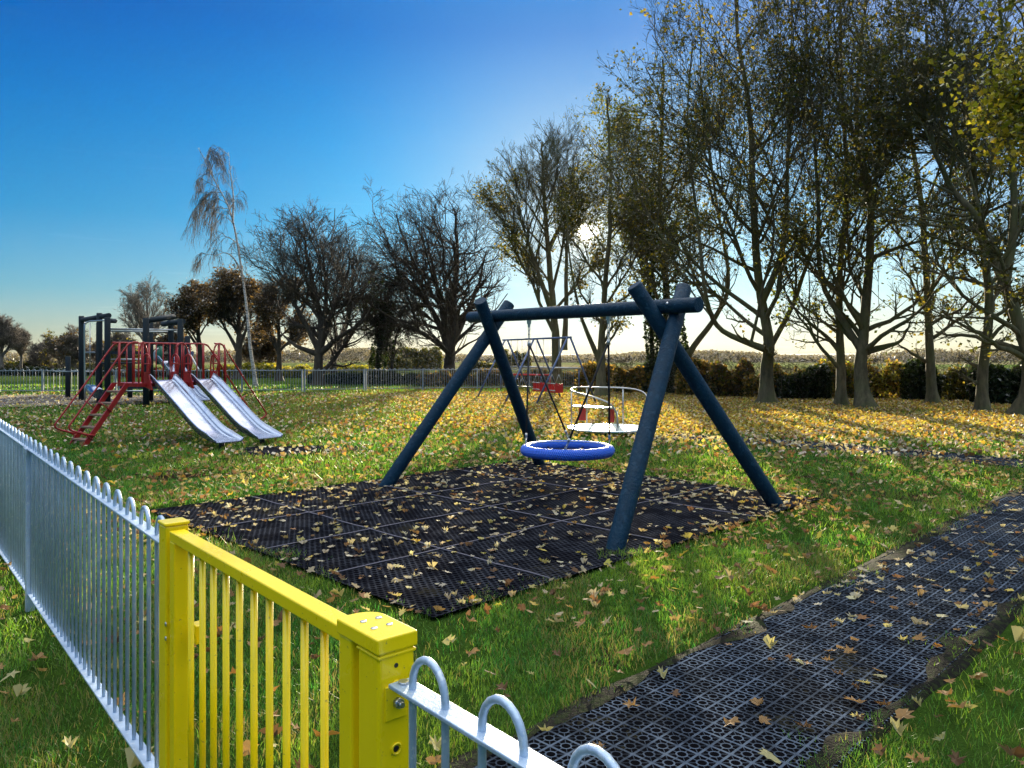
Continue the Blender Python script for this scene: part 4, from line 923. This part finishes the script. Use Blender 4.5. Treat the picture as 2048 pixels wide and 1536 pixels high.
tree('sycamore_tree', 'ivy covered sycamore with a thick leaning limb right behind the log frame', 33.0,
     [[(1355, 787), (1356, 740), (1350, 680), (1338, 580), (1322, 430), (1326, 280), (1332, 110)], [(1362, 745), (1384, 695), (1430, 630), (1444, 560), (1424, 400), (1396, 200), (1390, 60)]],
     0.36, (1368, 340, 150, 318), (40, 8, 6, 2.6), leaf=6500, pal='olive', seed=8, group=RG, ivy=3500, lcl=0.3, gap=(1170, 465, 15), t1=0.3, ang1=(35, 80), up1=0.12)
tree('sycamore_tree', 'thin ivy wrapped stem in the hedge line behind the log crossbeam', 35.0,
     [[(1303, 784), (1302, 700), (1292, 560), (1280, 400), (1270, 260)]],
     0.16, (1258, 390, 115, 228), (30, 8, 5, 2.6), leaf=5000, pal='green', seed=9, group=RG, ivy=2200, lcl=0.3, gap=(1170, 465, 15))
tree('sycamore_tree', 'forked sycamore behind the basket swing with the sun in its crown', 31.0,
     [[(1203, 793), (1202, 740), (1204, 690), (1208, 600), (1218, 450), (1224, 300), (1216, 190)], [(1200, 722), (1176, 670), (1156, 615), (1138, 520), (1130, 400)]],
     0.26, (1212, 400, 118, 228), (34, 8, 6, 2.6), leaf=4800, pal='olive', seed=10, group=RG, lcl=0.3, t1=0.3, ang1=(35, 75), up1=0.15, gap=(1170, 465, 15))
tree('poplar_tree', 'tall upright twin stemmed tree with fine bare top left of the sun', 39.0,
     [[(1112, 777), (1113, 720), (1108, 640), (1098, 500), (1090, 380), (1085, 275)], [(1128, 700), (1132, 620), (1132, 500), (1138, 390), (1146, 320)], [(1108, 640), (1080, 560), (1050, 470), (1025, 380)]],
     0.36, (1090, 462, 142, 212), (64, 9, 6, 2.6), leaf=5200, pal='olive', seed=11, ang1=(25, 62), up1=0.28, ang2=(18, 45), wob=0.05, lowleaf=1.6, wob2=0.6, gap=(1170, 465, 13), gap1=False)
BG = 'bare trees beyond the far fence'
tree('horse_chestnut_tree', 'large round bare chestnut with massive trunk behind the left end of the log beam', 45.0,
     [[(898, 769), (898, 730), (900, 680), (904, 620), (912, 520), (908, 420)], [(893, 690), (868, 630), (830, 580), (795, 540), (770, 520)], [(904, 685), (935, 620), (958, 560), (970, 500)], [(896, 690), (880, 610), (862, 520), (845, 450)], [(902, 660), (945, 610), (985, 580)], [(894, 700), (850, 670), (800, 650), (770, 640)]],
     0.50, (872, 548, 152, 160), (66, 8, 5, 3), twig=0.010, bark=M_BARKD, seed=12, group=BG, ang1=(35, 90), up1=0.0, wob=0.10, wob2=1.15, t1=0.10, t2=0.10, l2=0.46, fill=(0.80, 0.18))
tree('horse_chestnut_tree', 'wide spreading bare tree right of the white birch', 44.0,
     [[(637, 770), (636, 730), (640, 640), (622, 560), (608, 470)], [(636, 700), (600, 630), (560, 580), (525, 540)], [(640, 690), (668, 610), (692, 540), (700, 500)], [(640, 706), (690, 668), (730, 645), (755, 590)], [(638, 700), (652, 610), (650, 530), (640, 480)], [(634, 708), (590, 690), (550, 660)]],
     0.42, (620, 572, 150, 140), (66, 8, 5, 3), twig=0.010, bark=M_BARKD, seed=13, group=BG, ang1=(35, 90), up1=0.0, wob=0.10, wob2=1.15, t1=0.10, t2=0.10, l2=0.46, fill=(0.80, 0.18))
tree('bare_tree', 'bare tree tucked behind between the two big spreading trees', 54.0, [[(668, 760), (668, 710), (690, 640), (700, 560), (705, 500)], [(668, 700), (720, 640), (740, 560)]],
     0.35, (705, 590, 80, 110), (40, 8, 6, 3), bark=M_BARKD, seed=14, group=BG, wob2=1.5)
tree('ivy_tree', 'small ivy clad tree with dark drooping crown left of the large chestnut', 46.0, [[(757, 766), (757, 720), (765, 660), (775, 600), (790, 560)], [(785, 760), (786, 720), (800, 650), (812, 600)]],
     0.30, (778, 620, 62, 95), (50, 9, 7, 3), bark=M_BARKD, leaf=2500, pal='dark', lsize=0.13, seed=15, droop=0.5, ivy=1800, t1=0.3)
tree('small_tree', 'small round reddish brown tree between birch and spreading bare tree', 52.0, [[(558, 760), (558, 700), (560, 640), (562, 590)], [(558, 706), (540, 650), (530, 610)]],
     0.28, (562, 640, 58, 78), (50, 9, 7, 3), bark=M_BARKD, leaf=5000, pal='brown', lsize=0.16, seed=16, droop=0.1)
tree('small_tree', 'brown leaved tree directly behind the white birch', 56.0, [[(476, 758), (476, 690), (470, 620), (465, 560)], [(476, 700), (500, 640), (510, 590)], [(474, 700), (440, 640), (430, 590)]],
     0.35, (466, 640, 84, 88), (56, 9, 7, 3), bark=M_BARKD, leaf=7500, pal='brown', lsize=0.17, seed=17)
tree('small_tree', 'low bushy tree with thin brown leaves behind the climbing frame', 58.0, [[(400, 757), (400, 690), (400, 630), (405, 580)], [(400, 700), (370, 650), (365, 610)]],
     0.3, (396, 655, 66, 76), (50, 9, 7, 3), bark=M_BARKD, leaf=7000, pal='brown', lsize=0.17, seed=18)
tree('bare_tree', 'pale bare tree above the climbing frame posts', 66.0, [[(300, 752), (300, 700), (298, 640), (292, 590)], [(300, 700), (270, 650), (250, 620)], [(300, 690), (325, 640), (335, 600)]],
     0.3, (292, 655, 66, 84), (36, 8, 6, 3), bark=M_BARKG, leaf=0, seed=19, wob2=1.4, twig=0.012)
tree('bare_tree', 'lone bare tree at the left edge over the far field', 74.0, [[(3, 752), (4, 715), (0, 680), (-5, 645)], [(3, 712), (20, 690), (30, 665)]],
     0.3, (5, 685, 40, 46), (40, 8, 6, 3), bark=M_BARKG, seed=20, twig=0.014, wob2=1.4)
tree('bare_tree', 'small rounded bare tree next to the left edge tree', 78.0, [[(40, 750), (41, 715), (40, 690), (42, 672)]],
     0.22, (38, 697, 26, 34), (36, 8, 6, 3), bark=M_BARKG, seed=21, twig=0.014)
k = 0
for (u, vt, hw, dd, lb, pal, nl) in ((82, 690, 32, 84, 'low grey bare thicket left of the short log post', 'olive', 0), (118, 668, 34, 80, 'bare shrubby tree behind the short log post', 'olive', 900), (148, 655, 32, 76, 'bare shrubby tree left of the tallest log posts', 'brown', 900),
                                 (195, 690, 30, 80, 'thin bare thicket seen between the log posts', 'brown', 1500), (240, 672, 30, 78, 'bare thicket right of the paired log posts', 'olive', 1500), (345, 668, 34, 66, 'dense brown thicket behind the climbing frame slide', 'brown', 5000),
                                 (520, 660, 40, 62, 'dense brown thicket right of the birch trunk', 'brown', 6000)):
    tree('bare_shrub', lb, dd, [[(u, 752), (u+2, 720), (u-3, (vt+720)/2), (u, vt+8)], [(u+3, 750), (u+14, 720), (u+18, (vt+720)/2)], [(u-3, 750), (u-12, 720), (u-18, (vt+715)/2)]],
         0.14, (u, (vt+748)/2, hw, (748-vt)/2), (42, 8, 6, 3), bark=M_BARKG, leaf=nl, pal=pal, lsize=0.22, seed=30+k, cat='shrub', group='bare shrubs beyond the far fence', twig=0.015, t1=0.05, flare=0); k += 1
# birch with hanging twigs
tree('birch_tree', 'leaning white barked birch with wispy hanging twigs', 42.0,
     [[(512, 774), (508, 740), (502, 690), (492, 610), (476, 510), (458, 425), (430, 372), (405, 330), (388, 290)], [(462, 445), (463, 390), (456, 335), (448, 298)], [(480, 540), (462, 512), (446, 505), (436, 512)]],
     0.13, (425, 430, 56, 160), (44, 4, 3, 2), bark=M_BIRCH, seed=24, ang1=(30, 65), droop=0.75, up1=-0.1, wob=-0.15, t1=0.36, flare=0.3, zjit=0.4, l2=0.8, t2=0.15, twig=0.009, lenmax=1.3, ang2=(10, 40), cbark=M_BARKD)
# shrubs beyond the fence: leafy bushes
def bush(name, label, u, v0, vt, hw, d, pal, n, seed, lsize=0.16, group=None, cat='shrub', depth=None, stemmat=None, hollow=0.35):
    r = np.random.default_rng(seed); base = W(u, 0, d); root = empty(name, (base.x, base.y, 0), label, cat, group)
    H = EYE-(vt-HV)/FPX*d; rw = hw*d/FPX; rd = depth or min(rw*0.8, 1.2)
    # leaf shell spread through a lumpy volume
    rw = rw*(1.14 if cat == 'hedge' else 1.0); a = r.random(n)*2-1; z = r.random(n)**0.75; yv = r.random(n)*2-1
    lump = 0.82+0.30*(vnoise(a*rw+seed*3, z*H, 0.55)-0.5)*2+0.22*(vnoise(a*rw*2.3+seed, yv*3+z*H, 0.25)-0.5)
    x = a*rw*(0.98+0.06*r.random(n)); zz = z*H*np.clip(lump, 0.3, 1.15)*np.sqrt(np.clip(1-np.abs(a)**8*0.5, 0, 1)); y = yv*rd*np.clip(lump, 0.3, 1.2)
    pos = np.stack([base.x+x, base.y+y, zz+0.02], 1)
    V, F, c = leaves_np(pos, lsize, PAL[pal]+(PAL['olive']+PAL['rust'][:2] if cat == 'hedge' and pal in ('rust', 'yellow', 'brown') else []), r); me = rawmesh('foliage', V, [F], [M_LEAF], False, None, c); meshobj('foliage', me, root)
    m = max(12, int(rw*60)); sx_ = base.x+(r.random(m)*2-1)*rw*0.95; sy_ = base.y+(r.random(m)*2-1)*rd*0.6
    P = np.stack([np.stack([sx_+r.normal(size=m)*0.10*k, sy_+r.normal(size=m)*0.06*k, np.full(m, H*k/4.0)*(0.75+0.55*r.random(m))], 1) for k in range(5)], 1); P[:, 0, 2] = -0.02
    V, F = tubes_np(P, np.linspace(0.016, 0.005, 5)[None, :].repeat(m, 0), 4); me = rawmesh('stem', V, [F], [M_BARKD], True); meshobj('stem', me, root)
    return root
HG = 'hedge shrubs along the right boundary'
for i, (u, v0, vt, hw, d, pal, n, nm, lb) in enumerate((
    (1205, 790, 724, 45, 37.0, 'rust', 9000, 'beech_hedge', 'russet hedge section behind the forked sycamore and swing set'),
    (1265, 790, 720, 34, 34.0, 'rust', 9000, 'beech_hedge', 'sunlit orange brown hedge section right of the roundabout rail'),
    (1330, 790, 726, 40, 34.0, 'dark', 8000, 'ivy_hedge', 'dark ivy hedge section around the ivy covered trunk'),
    (1395, 798, 722, 36, 31.5, 'rust', 9000, 'beech_hedge', 'brown hedge section seen through the right A-frame legs'),
    (1460, 800, 724, 38, 30.5, 'brown', 9500, 'beech_hedge', 'brown hedge section left of the flared sycamore base'),
    (1520, 800, 726, 30, 30.0, 'rust', 6000, 'beech_hedge', 'narrow russet hedge section behind the flared sycamore trunk'),
    (1570, 800, 728, 28, 29.5, 'yellow', 5500, 'beech_hedge', 'yellow leaved hedge section right of the flared sycamore'),
    (1607, 802, 732, 42, 28.8, 'dark', 12000, 'holly_bush', 'rounded dark green holly bush in the middle of the hedge'),
    (1665, 798, 726, 34, 29.5, 'yellow', 5000, 'beech_hedge', 'yellow green hedge section behind the slender sycamore'),
    (1715, 798, 728, 26, 29.5, 'rust', 4200, 'beech_hedge', 'russet hedge section behind the thick forked trunk'),
    (1770, 770, 724, 36, 29.0, 'yellow', 3600, 'beech_hedge', 'thin yellow hedge section with lit grass showing below'),
    (1842, 802, 728, 26, 28.0, 'dark', 4200, 'holly_bush', 'dark glossy bush beside the straight slim trunk'),
    (1895, 770, 726, 34, 28.0, 'olive', 4200, 'beech_hedge', 'thin olive hedge section between the two slim trunks'),
    (1945, 775, 724, 24, 28.0, 'olive', 4200, 'beech_hedge', 'olive hedge section just left of the second slim trunk'),
    (2005, 806, 722, 48, 26.0, 'dark', 15000, 'yew_hedge', 'dense dark evergreen hedge block by the right edge'),
    (2100, 806, 722, 50, 25.5, 'dark', 12000, 'yew_hedge', 'dense dark evergreen hedge block cut by the right edge'))):
    thin = v0 < 780
    n = int(n*(0.55 if pal != 'dark' else 0.8)); bush(nm, lb, u, v0, vt, hw, d, pal, n, 50+i, 0.13, HG, 'hedge', 0.5 if not thin else 0.3)
FG = 'leafy bushes beyond the far fence'
for i, (u, vt, hw, d, pal, n, nm, lb, ls) in enumerate((
    (455, 733, 30, 60, 'yellow', 3500, 'laurel_bush', 'sunlit yellow green bush right of the birch foot', .2), (525, 728, 34, 60, 'yellow', 4000, 'laurel_bush', 'bright yellow green bush under the small brown tree', .2),
    (590, 732, 32, 60, 'yellow', 4000, 'laurel_bush', 'bright yellow green bush left of the spreading tree trunk', .2), (690, 728, 44, 60, 'yellow', 5000, 'laurel_bush', 'bright yellow green bush right of the spreading tree trunk', .2),
    (745, 732, 20, 58, 'yellow', 2400, 'laurel_bush', 'yellow leaved bush below the drooping ivy tree', .2), (835, 692, 48, 95, 'olive', 8000, 'thorn_bush', 'large rounded grey green bush left of the chestnut trunk', .34),
    (780, 712, 40, 90, 'olive', 5000, 'thorn_bush', 'grey green bush behind the ivy tree', .34),
    (960, 722, 40, 80, 'olive', 4200, 'thorn_bush', 'hazy scrub between the chestnut and the swing leg', .28), (1025, 700, 36, 120, 'olive', 4200, 'thorn_bush', 'distant scrub seen inside the left A-frame', .4),
    (300, 738, 60, 62, 'brown', 4500, 'laurel_bush', 'low brown bushes behind the climbing frame', .2), (390, 735, 40, 62, 'olive', 4000, 'laurel_bush', 'low olive bushes behind the red slide platform', .2),
    (60, 722, 70, 84, 'olive', 5000, 'thorn_bush', 'low sunlit hedge bush at the far left', .25), (190, 722, 70, 84, 'olive', 5000, 'thorn_bush', 'low olive bush behind the paired log posts', .25))):
    bush(nm, lb, u, 0, vt, hw, d, pal, n, 90+i, ls, FG, 'shrub', 1.2)
for i, (u, hw, d, vt, lb) in enumerate(((110, 190, 66, 735, 'low clipped dark hedge across the far left field'), (690, 60, 46, 742, 'low dark clipped hedge behind the middle of the far fence'), (800, 50, 46, 742, 'low dark clipped hedge left of the chestnut trunk'), (1010, 150, 43, 741, 'low dark clipped hedge behind the long far fence'))):
    bush('clipped_hedge', lb, u, 0, vt, hw, d, 'dark' if i != 3 else 'brown', 12000, 120+i, 0.16, 'low clipped hedges beyond the far fence', 'hedge', 0.6)
# far treeline masses on the plain
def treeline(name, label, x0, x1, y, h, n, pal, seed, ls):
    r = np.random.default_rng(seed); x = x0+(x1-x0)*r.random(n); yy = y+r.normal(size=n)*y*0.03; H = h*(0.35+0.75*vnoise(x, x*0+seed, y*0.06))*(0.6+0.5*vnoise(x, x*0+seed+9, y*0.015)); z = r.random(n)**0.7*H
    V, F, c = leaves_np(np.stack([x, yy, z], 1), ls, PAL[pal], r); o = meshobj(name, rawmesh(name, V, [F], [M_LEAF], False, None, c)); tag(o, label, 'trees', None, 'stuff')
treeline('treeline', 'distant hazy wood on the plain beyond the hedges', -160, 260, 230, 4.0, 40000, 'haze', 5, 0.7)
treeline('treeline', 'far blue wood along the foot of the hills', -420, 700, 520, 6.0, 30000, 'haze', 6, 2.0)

# ------------------------------------------------------------------ grass blades
def infrustum(x, y, mu=60): u = 1024+FPX*x/y; return (u > -mu) & (u < 2048+mu)
def leafdens(x, y):
    """0..1 fallen-leaf cover"""
    n = vnoise(x, y, 1.1)*0.6+vnoise(x+31, y+7, 0.35)*0.4
    d = 0.19+0.08*(y < 7)
    d = np.maximum(d, 0.9*sstep(11, 18, y)*sstep(-5, 4, x+ (y-16)*0.25))           # drifts under the trees
    d = np.maximum(d, 0.16*sstep(13, 17, y)*sstep(-16, -6, x))
    d = np.maximum(d, 0.62*np.exp(-((mat_sd(x, y)+0.25)/0.7)**2)*sstep(5.3, 7.0, y))  # ring around the mat
    d = np.maximum(d, 0.62*np.exp(-((x+3.4)/1.6)**2-((y-10.2)/1.6)**2))               # patch left of the mat
    d = np.maximum(d, 0.65*np.exp(-((x+2.9)/1.2)**2-((y-7.9)/0.8)**2))
    d = np.maximum(d, 0.52*sstep(6.5, 9.5, y)*(mat_sd(x, y) > 0)); d = np.maximum(d, 0.20*(mat_sd(x, y) > 0))
    d = np.maximum(d, 0.38*sstep(6.5, 10, y)*sstep(1.5, 4, x))
    return np.clip(d*(0.35+1.3*n), 0, 1)
def grass():
    vs, fs3, fs4, cs = [], [], [], []; off = 0
    for (ya, yb, dens, h, wd, full) in ((1.2, 3.6, 6500, 0.040, 0.0030, 1), (3.6, 6.5, 4600, 0.042, 0.0042, 1), (6.5, 10, 1700, 0.052, 0.008, 0), (10, 16, 620, 0.055, 0.014, 0), (16, 26, 170, 0.06, 0.026, 0), (26, 44, 42, 0.07, 0.05, 0)):
        x0 = -(1024+420)/FPX*yb-0.8; area = (2*-x0)*(yb-ya); n = int(area*dens)
        x = x0+2*(-x0)*rng.random(n); y = ya+(yb-ya)*rng.random(n)
        k = (np.abs(x) < (1024+420)/FPX*y+0.8); x, y = x[k], y[k]
        sd = hard_sd(x, y)+0.22*(vnoise(x, y, 0.15)-0.5)+0.45*(vnoise(x, y, 0.6)-0.5); keep = (sd < 0.08) & (rng.random(n_ := len(x)) > sstep(-0.08, 0.12, sd)*0.8)
        bare = (vnoise(x+5, y+3, 0.8)*0.6+vnoise(x, y, 0.25)*0.4); keep &= (bare < 0.66) | (rng.random(len(x)) < 0.25)
        keep &= rng.random(len(x)) > leafdens(x, y)*0.55
        hs = hard_sd(x, y); keep &= ~((hs > -0.05) & (hs < 0.0) & (vnoise(x+2, y+8, 0.3) > 0.42) & (rng.random(len(x)) < 0.8))
        ff = np.abs((x-LF.x)*(-fl.y)+(y-LF.y)*fl.x) < 0.10; keep &= ~(ff & (rng.random(len(x)) < 0.6))
        x, y = x[keep], y[keep]; n = len(x)
        tuft = vnoise(x, y, 0.16)*0.6+vnoise(x+9, y+4, 0.5)*0.4
        hh = h*(0.45+1.1*tuft)*(0.6+0.8*rng.random(n)); th = rng.random(n)*2*np.pi; lean = hh*(0.25+0.75*rng.random(n)); la = th+1.57+rng.normal(size=n)*0.6
        w_ = wd*(0.7+0.6*rng.random(n)); a = np.stack([np.cos(th), np.sin(th), 0*th], 1)*w_[:, None]/2; ld = np.stack([np.cos(la), np.sin(la), 0*la], 1)
        b = np.stack([x, y, np.zeros(n)], 1); tip = b+ld*lean[:, None]+np.array([0, 0, 1])*hh[:, None]
        mixg = np.clip(vnoise(x, y, 1.3)*0.55+vnoise(x+3, y, 0.28)*0.4-0.05+rng.normal(size=n)*0.2, 0, 1)[:, None]
        c = np.array([0.028, 0.160, 0.034])*(1-mixg)+np.array([0.220, 0.330, 0.038])*mixg; dry = rng.random(n) < 0.08+0.30*(vnoise(x+7, y+1, 0.5) > 0.62); c[dry] = (0.26, 0.22, 0.09); c = c*(0.7+0.6*rng.random((n, 1)))
        if full:
            mid = b+ld*(lean*0.35)[:, None]+np.array([0, 0, 1])*(hh*0.6)[:, None]
            V = np.stack([b-a, b+a, mid+a*0.8, mid-a*0.8, tip], 1).reshape(-1, 3); i = off+np.arange(n)*5
            fs4.append(np.stack([i, i+1, i+2, i+3], 1)); fs3.append(np.stack([i+3, i+2, i+4], 1)); cs.append(np.repeat(c, 5, 0)); off += 5*n
        else:
            V = np.stack([b-a, b+a, tip], 1).reshape(-1, 3); i = off+np.arange(n)*3; fs3.append(np.stack([i, i+1, i+2], 1)); cs.append(np.repeat(c, 3, 0)); off += 3*n
        vs.append(V)
    me = rawmesh('grass', np.concatenate(vs), [np.concatenate(fs4), np.concatenate(fs3)], [M_BLADE], False, None, np.concatenate(cs))
    tag(meshobj('grass', me), 'short green turf around the playground equipment', 'grass', None, 'stuff')
grass()

# ------------------------------------------------------------------ fallen leaves
LOBE = [(0, -0.50), (0.10, -0.20), (0.42, -0.30), (0.30, -0.05), (0.52, 0.10), (0.24, 0.16), (0.20, 0.30), (0.0, 0.52), (-0.20, 0.30), (-0.24, 0.16), (-0.52, 0.10), (-0.30, -0.05), (-0.42, -0.30), (-0.10, -0.20)]
def leafshape(n, size, r, x, y, z, ca, sa, tiltx, tilty, curl, c):
    L = np.array(LOBE); m = len(L); jt = 1+0.20*r.normal(size=(n, m)); asp = (0.50+0.60*r.random(n))[:, None]; px = L[None, :, 0]*size[:, None]*jt*asp; py = L[None, :, 1]*size[:, None]*jt
    rad2 = (L[:, 0]**2+L[:, 1]**2)[None, :]; pz = curl[:, None]*rad2*size[:, None]*2.0+curl[:, None]*0.4*np.sin(L[:, 0]*7)[None]*size[:, None]+tiltx[:, None]*px+tilty[:, None]*py
    X = x[:, None]+px*ca[:, None]-py*sa[:, None]; Y = y[:, None]+px*sa[:, None]+py*ca[:, None]; Zz = z[:, None]+pz
    V = np.stack([X, Y, Zz], -1); cen = np.stack([x, y, z], -1)[:, None, :]; V = np.concatenate([cen, V], 1)
    i = np.arange(n)[:, None]*(m+1); k = np.arange(m)[None]; F = np.stack([np.broadcast_to(i, (n, m)), i+1+k, i+1+(k+1) % m], -1).reshape(-1, 3)
    return V.reshape(-1, 3), F, np.repeat(c, m+1, 0)
def litter():
    ind = []; vs, fs, cs, off = [], [], [], 0
    for (ya, yb, dens, detailed) in ((1.3, 4.5, 75, 1), (4.5, 12, 145, 1), (12, 20, 135, 0), (20, 38, 84, 0)):
        x0 = -(1024+350)/FPX*yb-0.6; n = int(2*-x0*(yb-ya)*dens); x = x0*(1-2*rng.random(n)); y = ya+(yb-ya)*rng.random(n)
        k = (np.abs(x) < (1024+350)/FPX*y+0.6) & (rng.random(n) < leafdens(x, y)*1.05) & (y < 34+0.0*x); x, y = x[k], y[k]; n = len(x)
        hard = hard_sd(x, y) > 0.02
        z = np.where(hard, 0.040, 0.040+0.022*rng.random(n))
        size = (0.050+0.055*rng.random(n)**1.3)*(1.0 if ya < 4 else 0.80)*(1.0 if detailed else 1.15); th = rng.random(n)*6.283; tx = rng.normal(size=n)*np.where(hard, 0.10, 0.32); ty = rng.normal(size=n)*np.where(hard, 0.10, 0.32); cu = rng.normal(size=n)*0.28+0.20
        gold = np.clip(sstep(12, 18, y)*sstep(-8, 2, x)*0.8+0.10, 0, 1); isg = rng.random(n) < gold
        pa, pb = np.array(PAL['litter']), np.array(PAL['gold']); c = np.where(isg[:, None], pb[rng.integers(0, len(pb), n)], pa[rng.integers(0, len(pa), n)])*(0.7+0.5*rng.random((n, 1)))
        # pale undersides that fell on the matting
        pale = hard & (rng.random(n) < 0.5); c[pale] = c[pale]*0.5+np.array([0.36, 0.34, 0.27])*0.95
        z = z+np.abs(tx)*size*0.3
        if detailed:
            if ya < 4: ind_pool = (x, y, z, size, th, tx, ty, cu, c, hard); continue
            V, F, cc = leafshape(n, size, rng, x, y, z, np.cos(th), np.sin(th), tx, ty, cu, c)
        else:
            pos = np.stack([x, y, z], 1); V, F, cc = leaves_np(pos, 0.082, [(1, 1, 1)], rng, 1.2); cc = np.repeat(c, 4, 0)
        vs.append(V); cs.append(cc); fs.append(F+off); off += len(V)
    # the nearest leaves: each an object of its own
    x, y, z, size, th, tx, ty, cu, c, hard = ind_pool; vis = (HV+EYE*FPX/y < 1560) & infrustum(x, y, 5); order = np.argsort(y+(~vis)*100)[:300]; rest = np.setdiff1d(np.arange(len(x)), order)
    if len(rest): V, F, cc = leafshape(len(rest), size[rest], rng, x[rest], y[rest], z[rest], np.cos(th[rest]), np.sin(th[rest]), tx[rest], ty[rest], cu[rest], c[rest]); vs.append(V); cs.append(cc); fs.append(F+off); off += len(V)
    tris = [q for q in fs if q.shape[1] == 3]; quads = [q for q in fs if q.shape[1] == 4]
    me = rawmesh('fallen_leaves', np.concatenate(vs), [np.concatenate(tris), np.concatenate(quads)], [M_LITTER], False, None, np.concatenate(cs))
    tag(meshobj('fallen_leaves', me), 'carpet of fallen yellow and brown leaves over grass and matting', 'leaves', 'fallen leaves', 'stuff')
    kinds = {'pale yellow': (0.42, 0.38, 0.19), 'tan brown': (0.30, 0.18, 0.08), 'dark brown': (0.14, 0.08, 0.045), 'orange': (0.42, 0.19, 0.04)}
    protos = {}
    r = np.random.default_rng(77)
    for kn, kc in kinds.items():
        for j in range(4):
            one = np.ones(1); V, F, cc = leafshape(1, one, r, one*0, one*0, one*0, one, one*0, r.normal(size=1)*0.12, r.normal(size=1)*0.12, r.normal(size=1)*0.25+0.20, np.array([kc])*(0.8+0.4*r.random()))
            protos[kn, j] = rawmesh('maple_leaf', V, [F], [M_LITTER], False, None, cc)
    names = list(kinds); prob = [0.24, 0.42, 0.24, 0.10]
    for i in order:
        kn = names[r.choice(4, p=prob)]; o = bpy.data.objects.new('maple_leaf', protos[kn, int(r.integers(0, 4))]); C.objects.link(o)
        o.location = (x[i], y[i], z[i]); o.scale = (size[i],)*3; o.rotation_euler = (tx[i]*0.6, ty[i]*0.6, th[i])
        onp = path_sd(x[i], y[i]) > 0; onm = mat_sd(x[i], y[i]) > 0; out = (x[i]-P1.x)*nin.x+(y[i]-P1.y)*nin.y < 0
        where = 'rubber grid path' if onp else ('black swing matting' if onm else ('grass outside the fence' if out else 'grass inside the fence'))
        tag(o, f'{kn} maple leaf lying on the {where}', 'leaf', f'{kn} leaves on the {where}')
litter()

# ------------------------------------------------------------------ haze: thin even air round everything
mb = MB(); mb.box((-1310, -1310, -1.5), (2620, 0, 0), (0, 2620, 0), (0, 0, 27.5))
hm = bpy.data.materials.new('thin_air'); hm.use_nodes = True; hn = hm.node_tree
for n_ in list(hn.nodes):
    if n_.type == 'BSDF_PRINCIPLED': hn.nodes.remove(n_)
pv = hn.nodes.new('ShaderNodeVolumePrincipled'); pv.inputs['Color'].default_value = (0.93, 0.95, 1.0, 1); pv.inputs['Density'].default_value = 0.00004; pv.inputs['Anisotropy'].default_value = 0.6
hn.links.new(pv.outputs[0], [n_ for n_ in hn.nodes if n_.type == 'OUTPUT_MATERIAL'][0].inputs['Volume'])
o = mb.build('haze', hm); o['kind'] = 'stuff'; o['label'] = 'thin pale autumn haze filling the air'
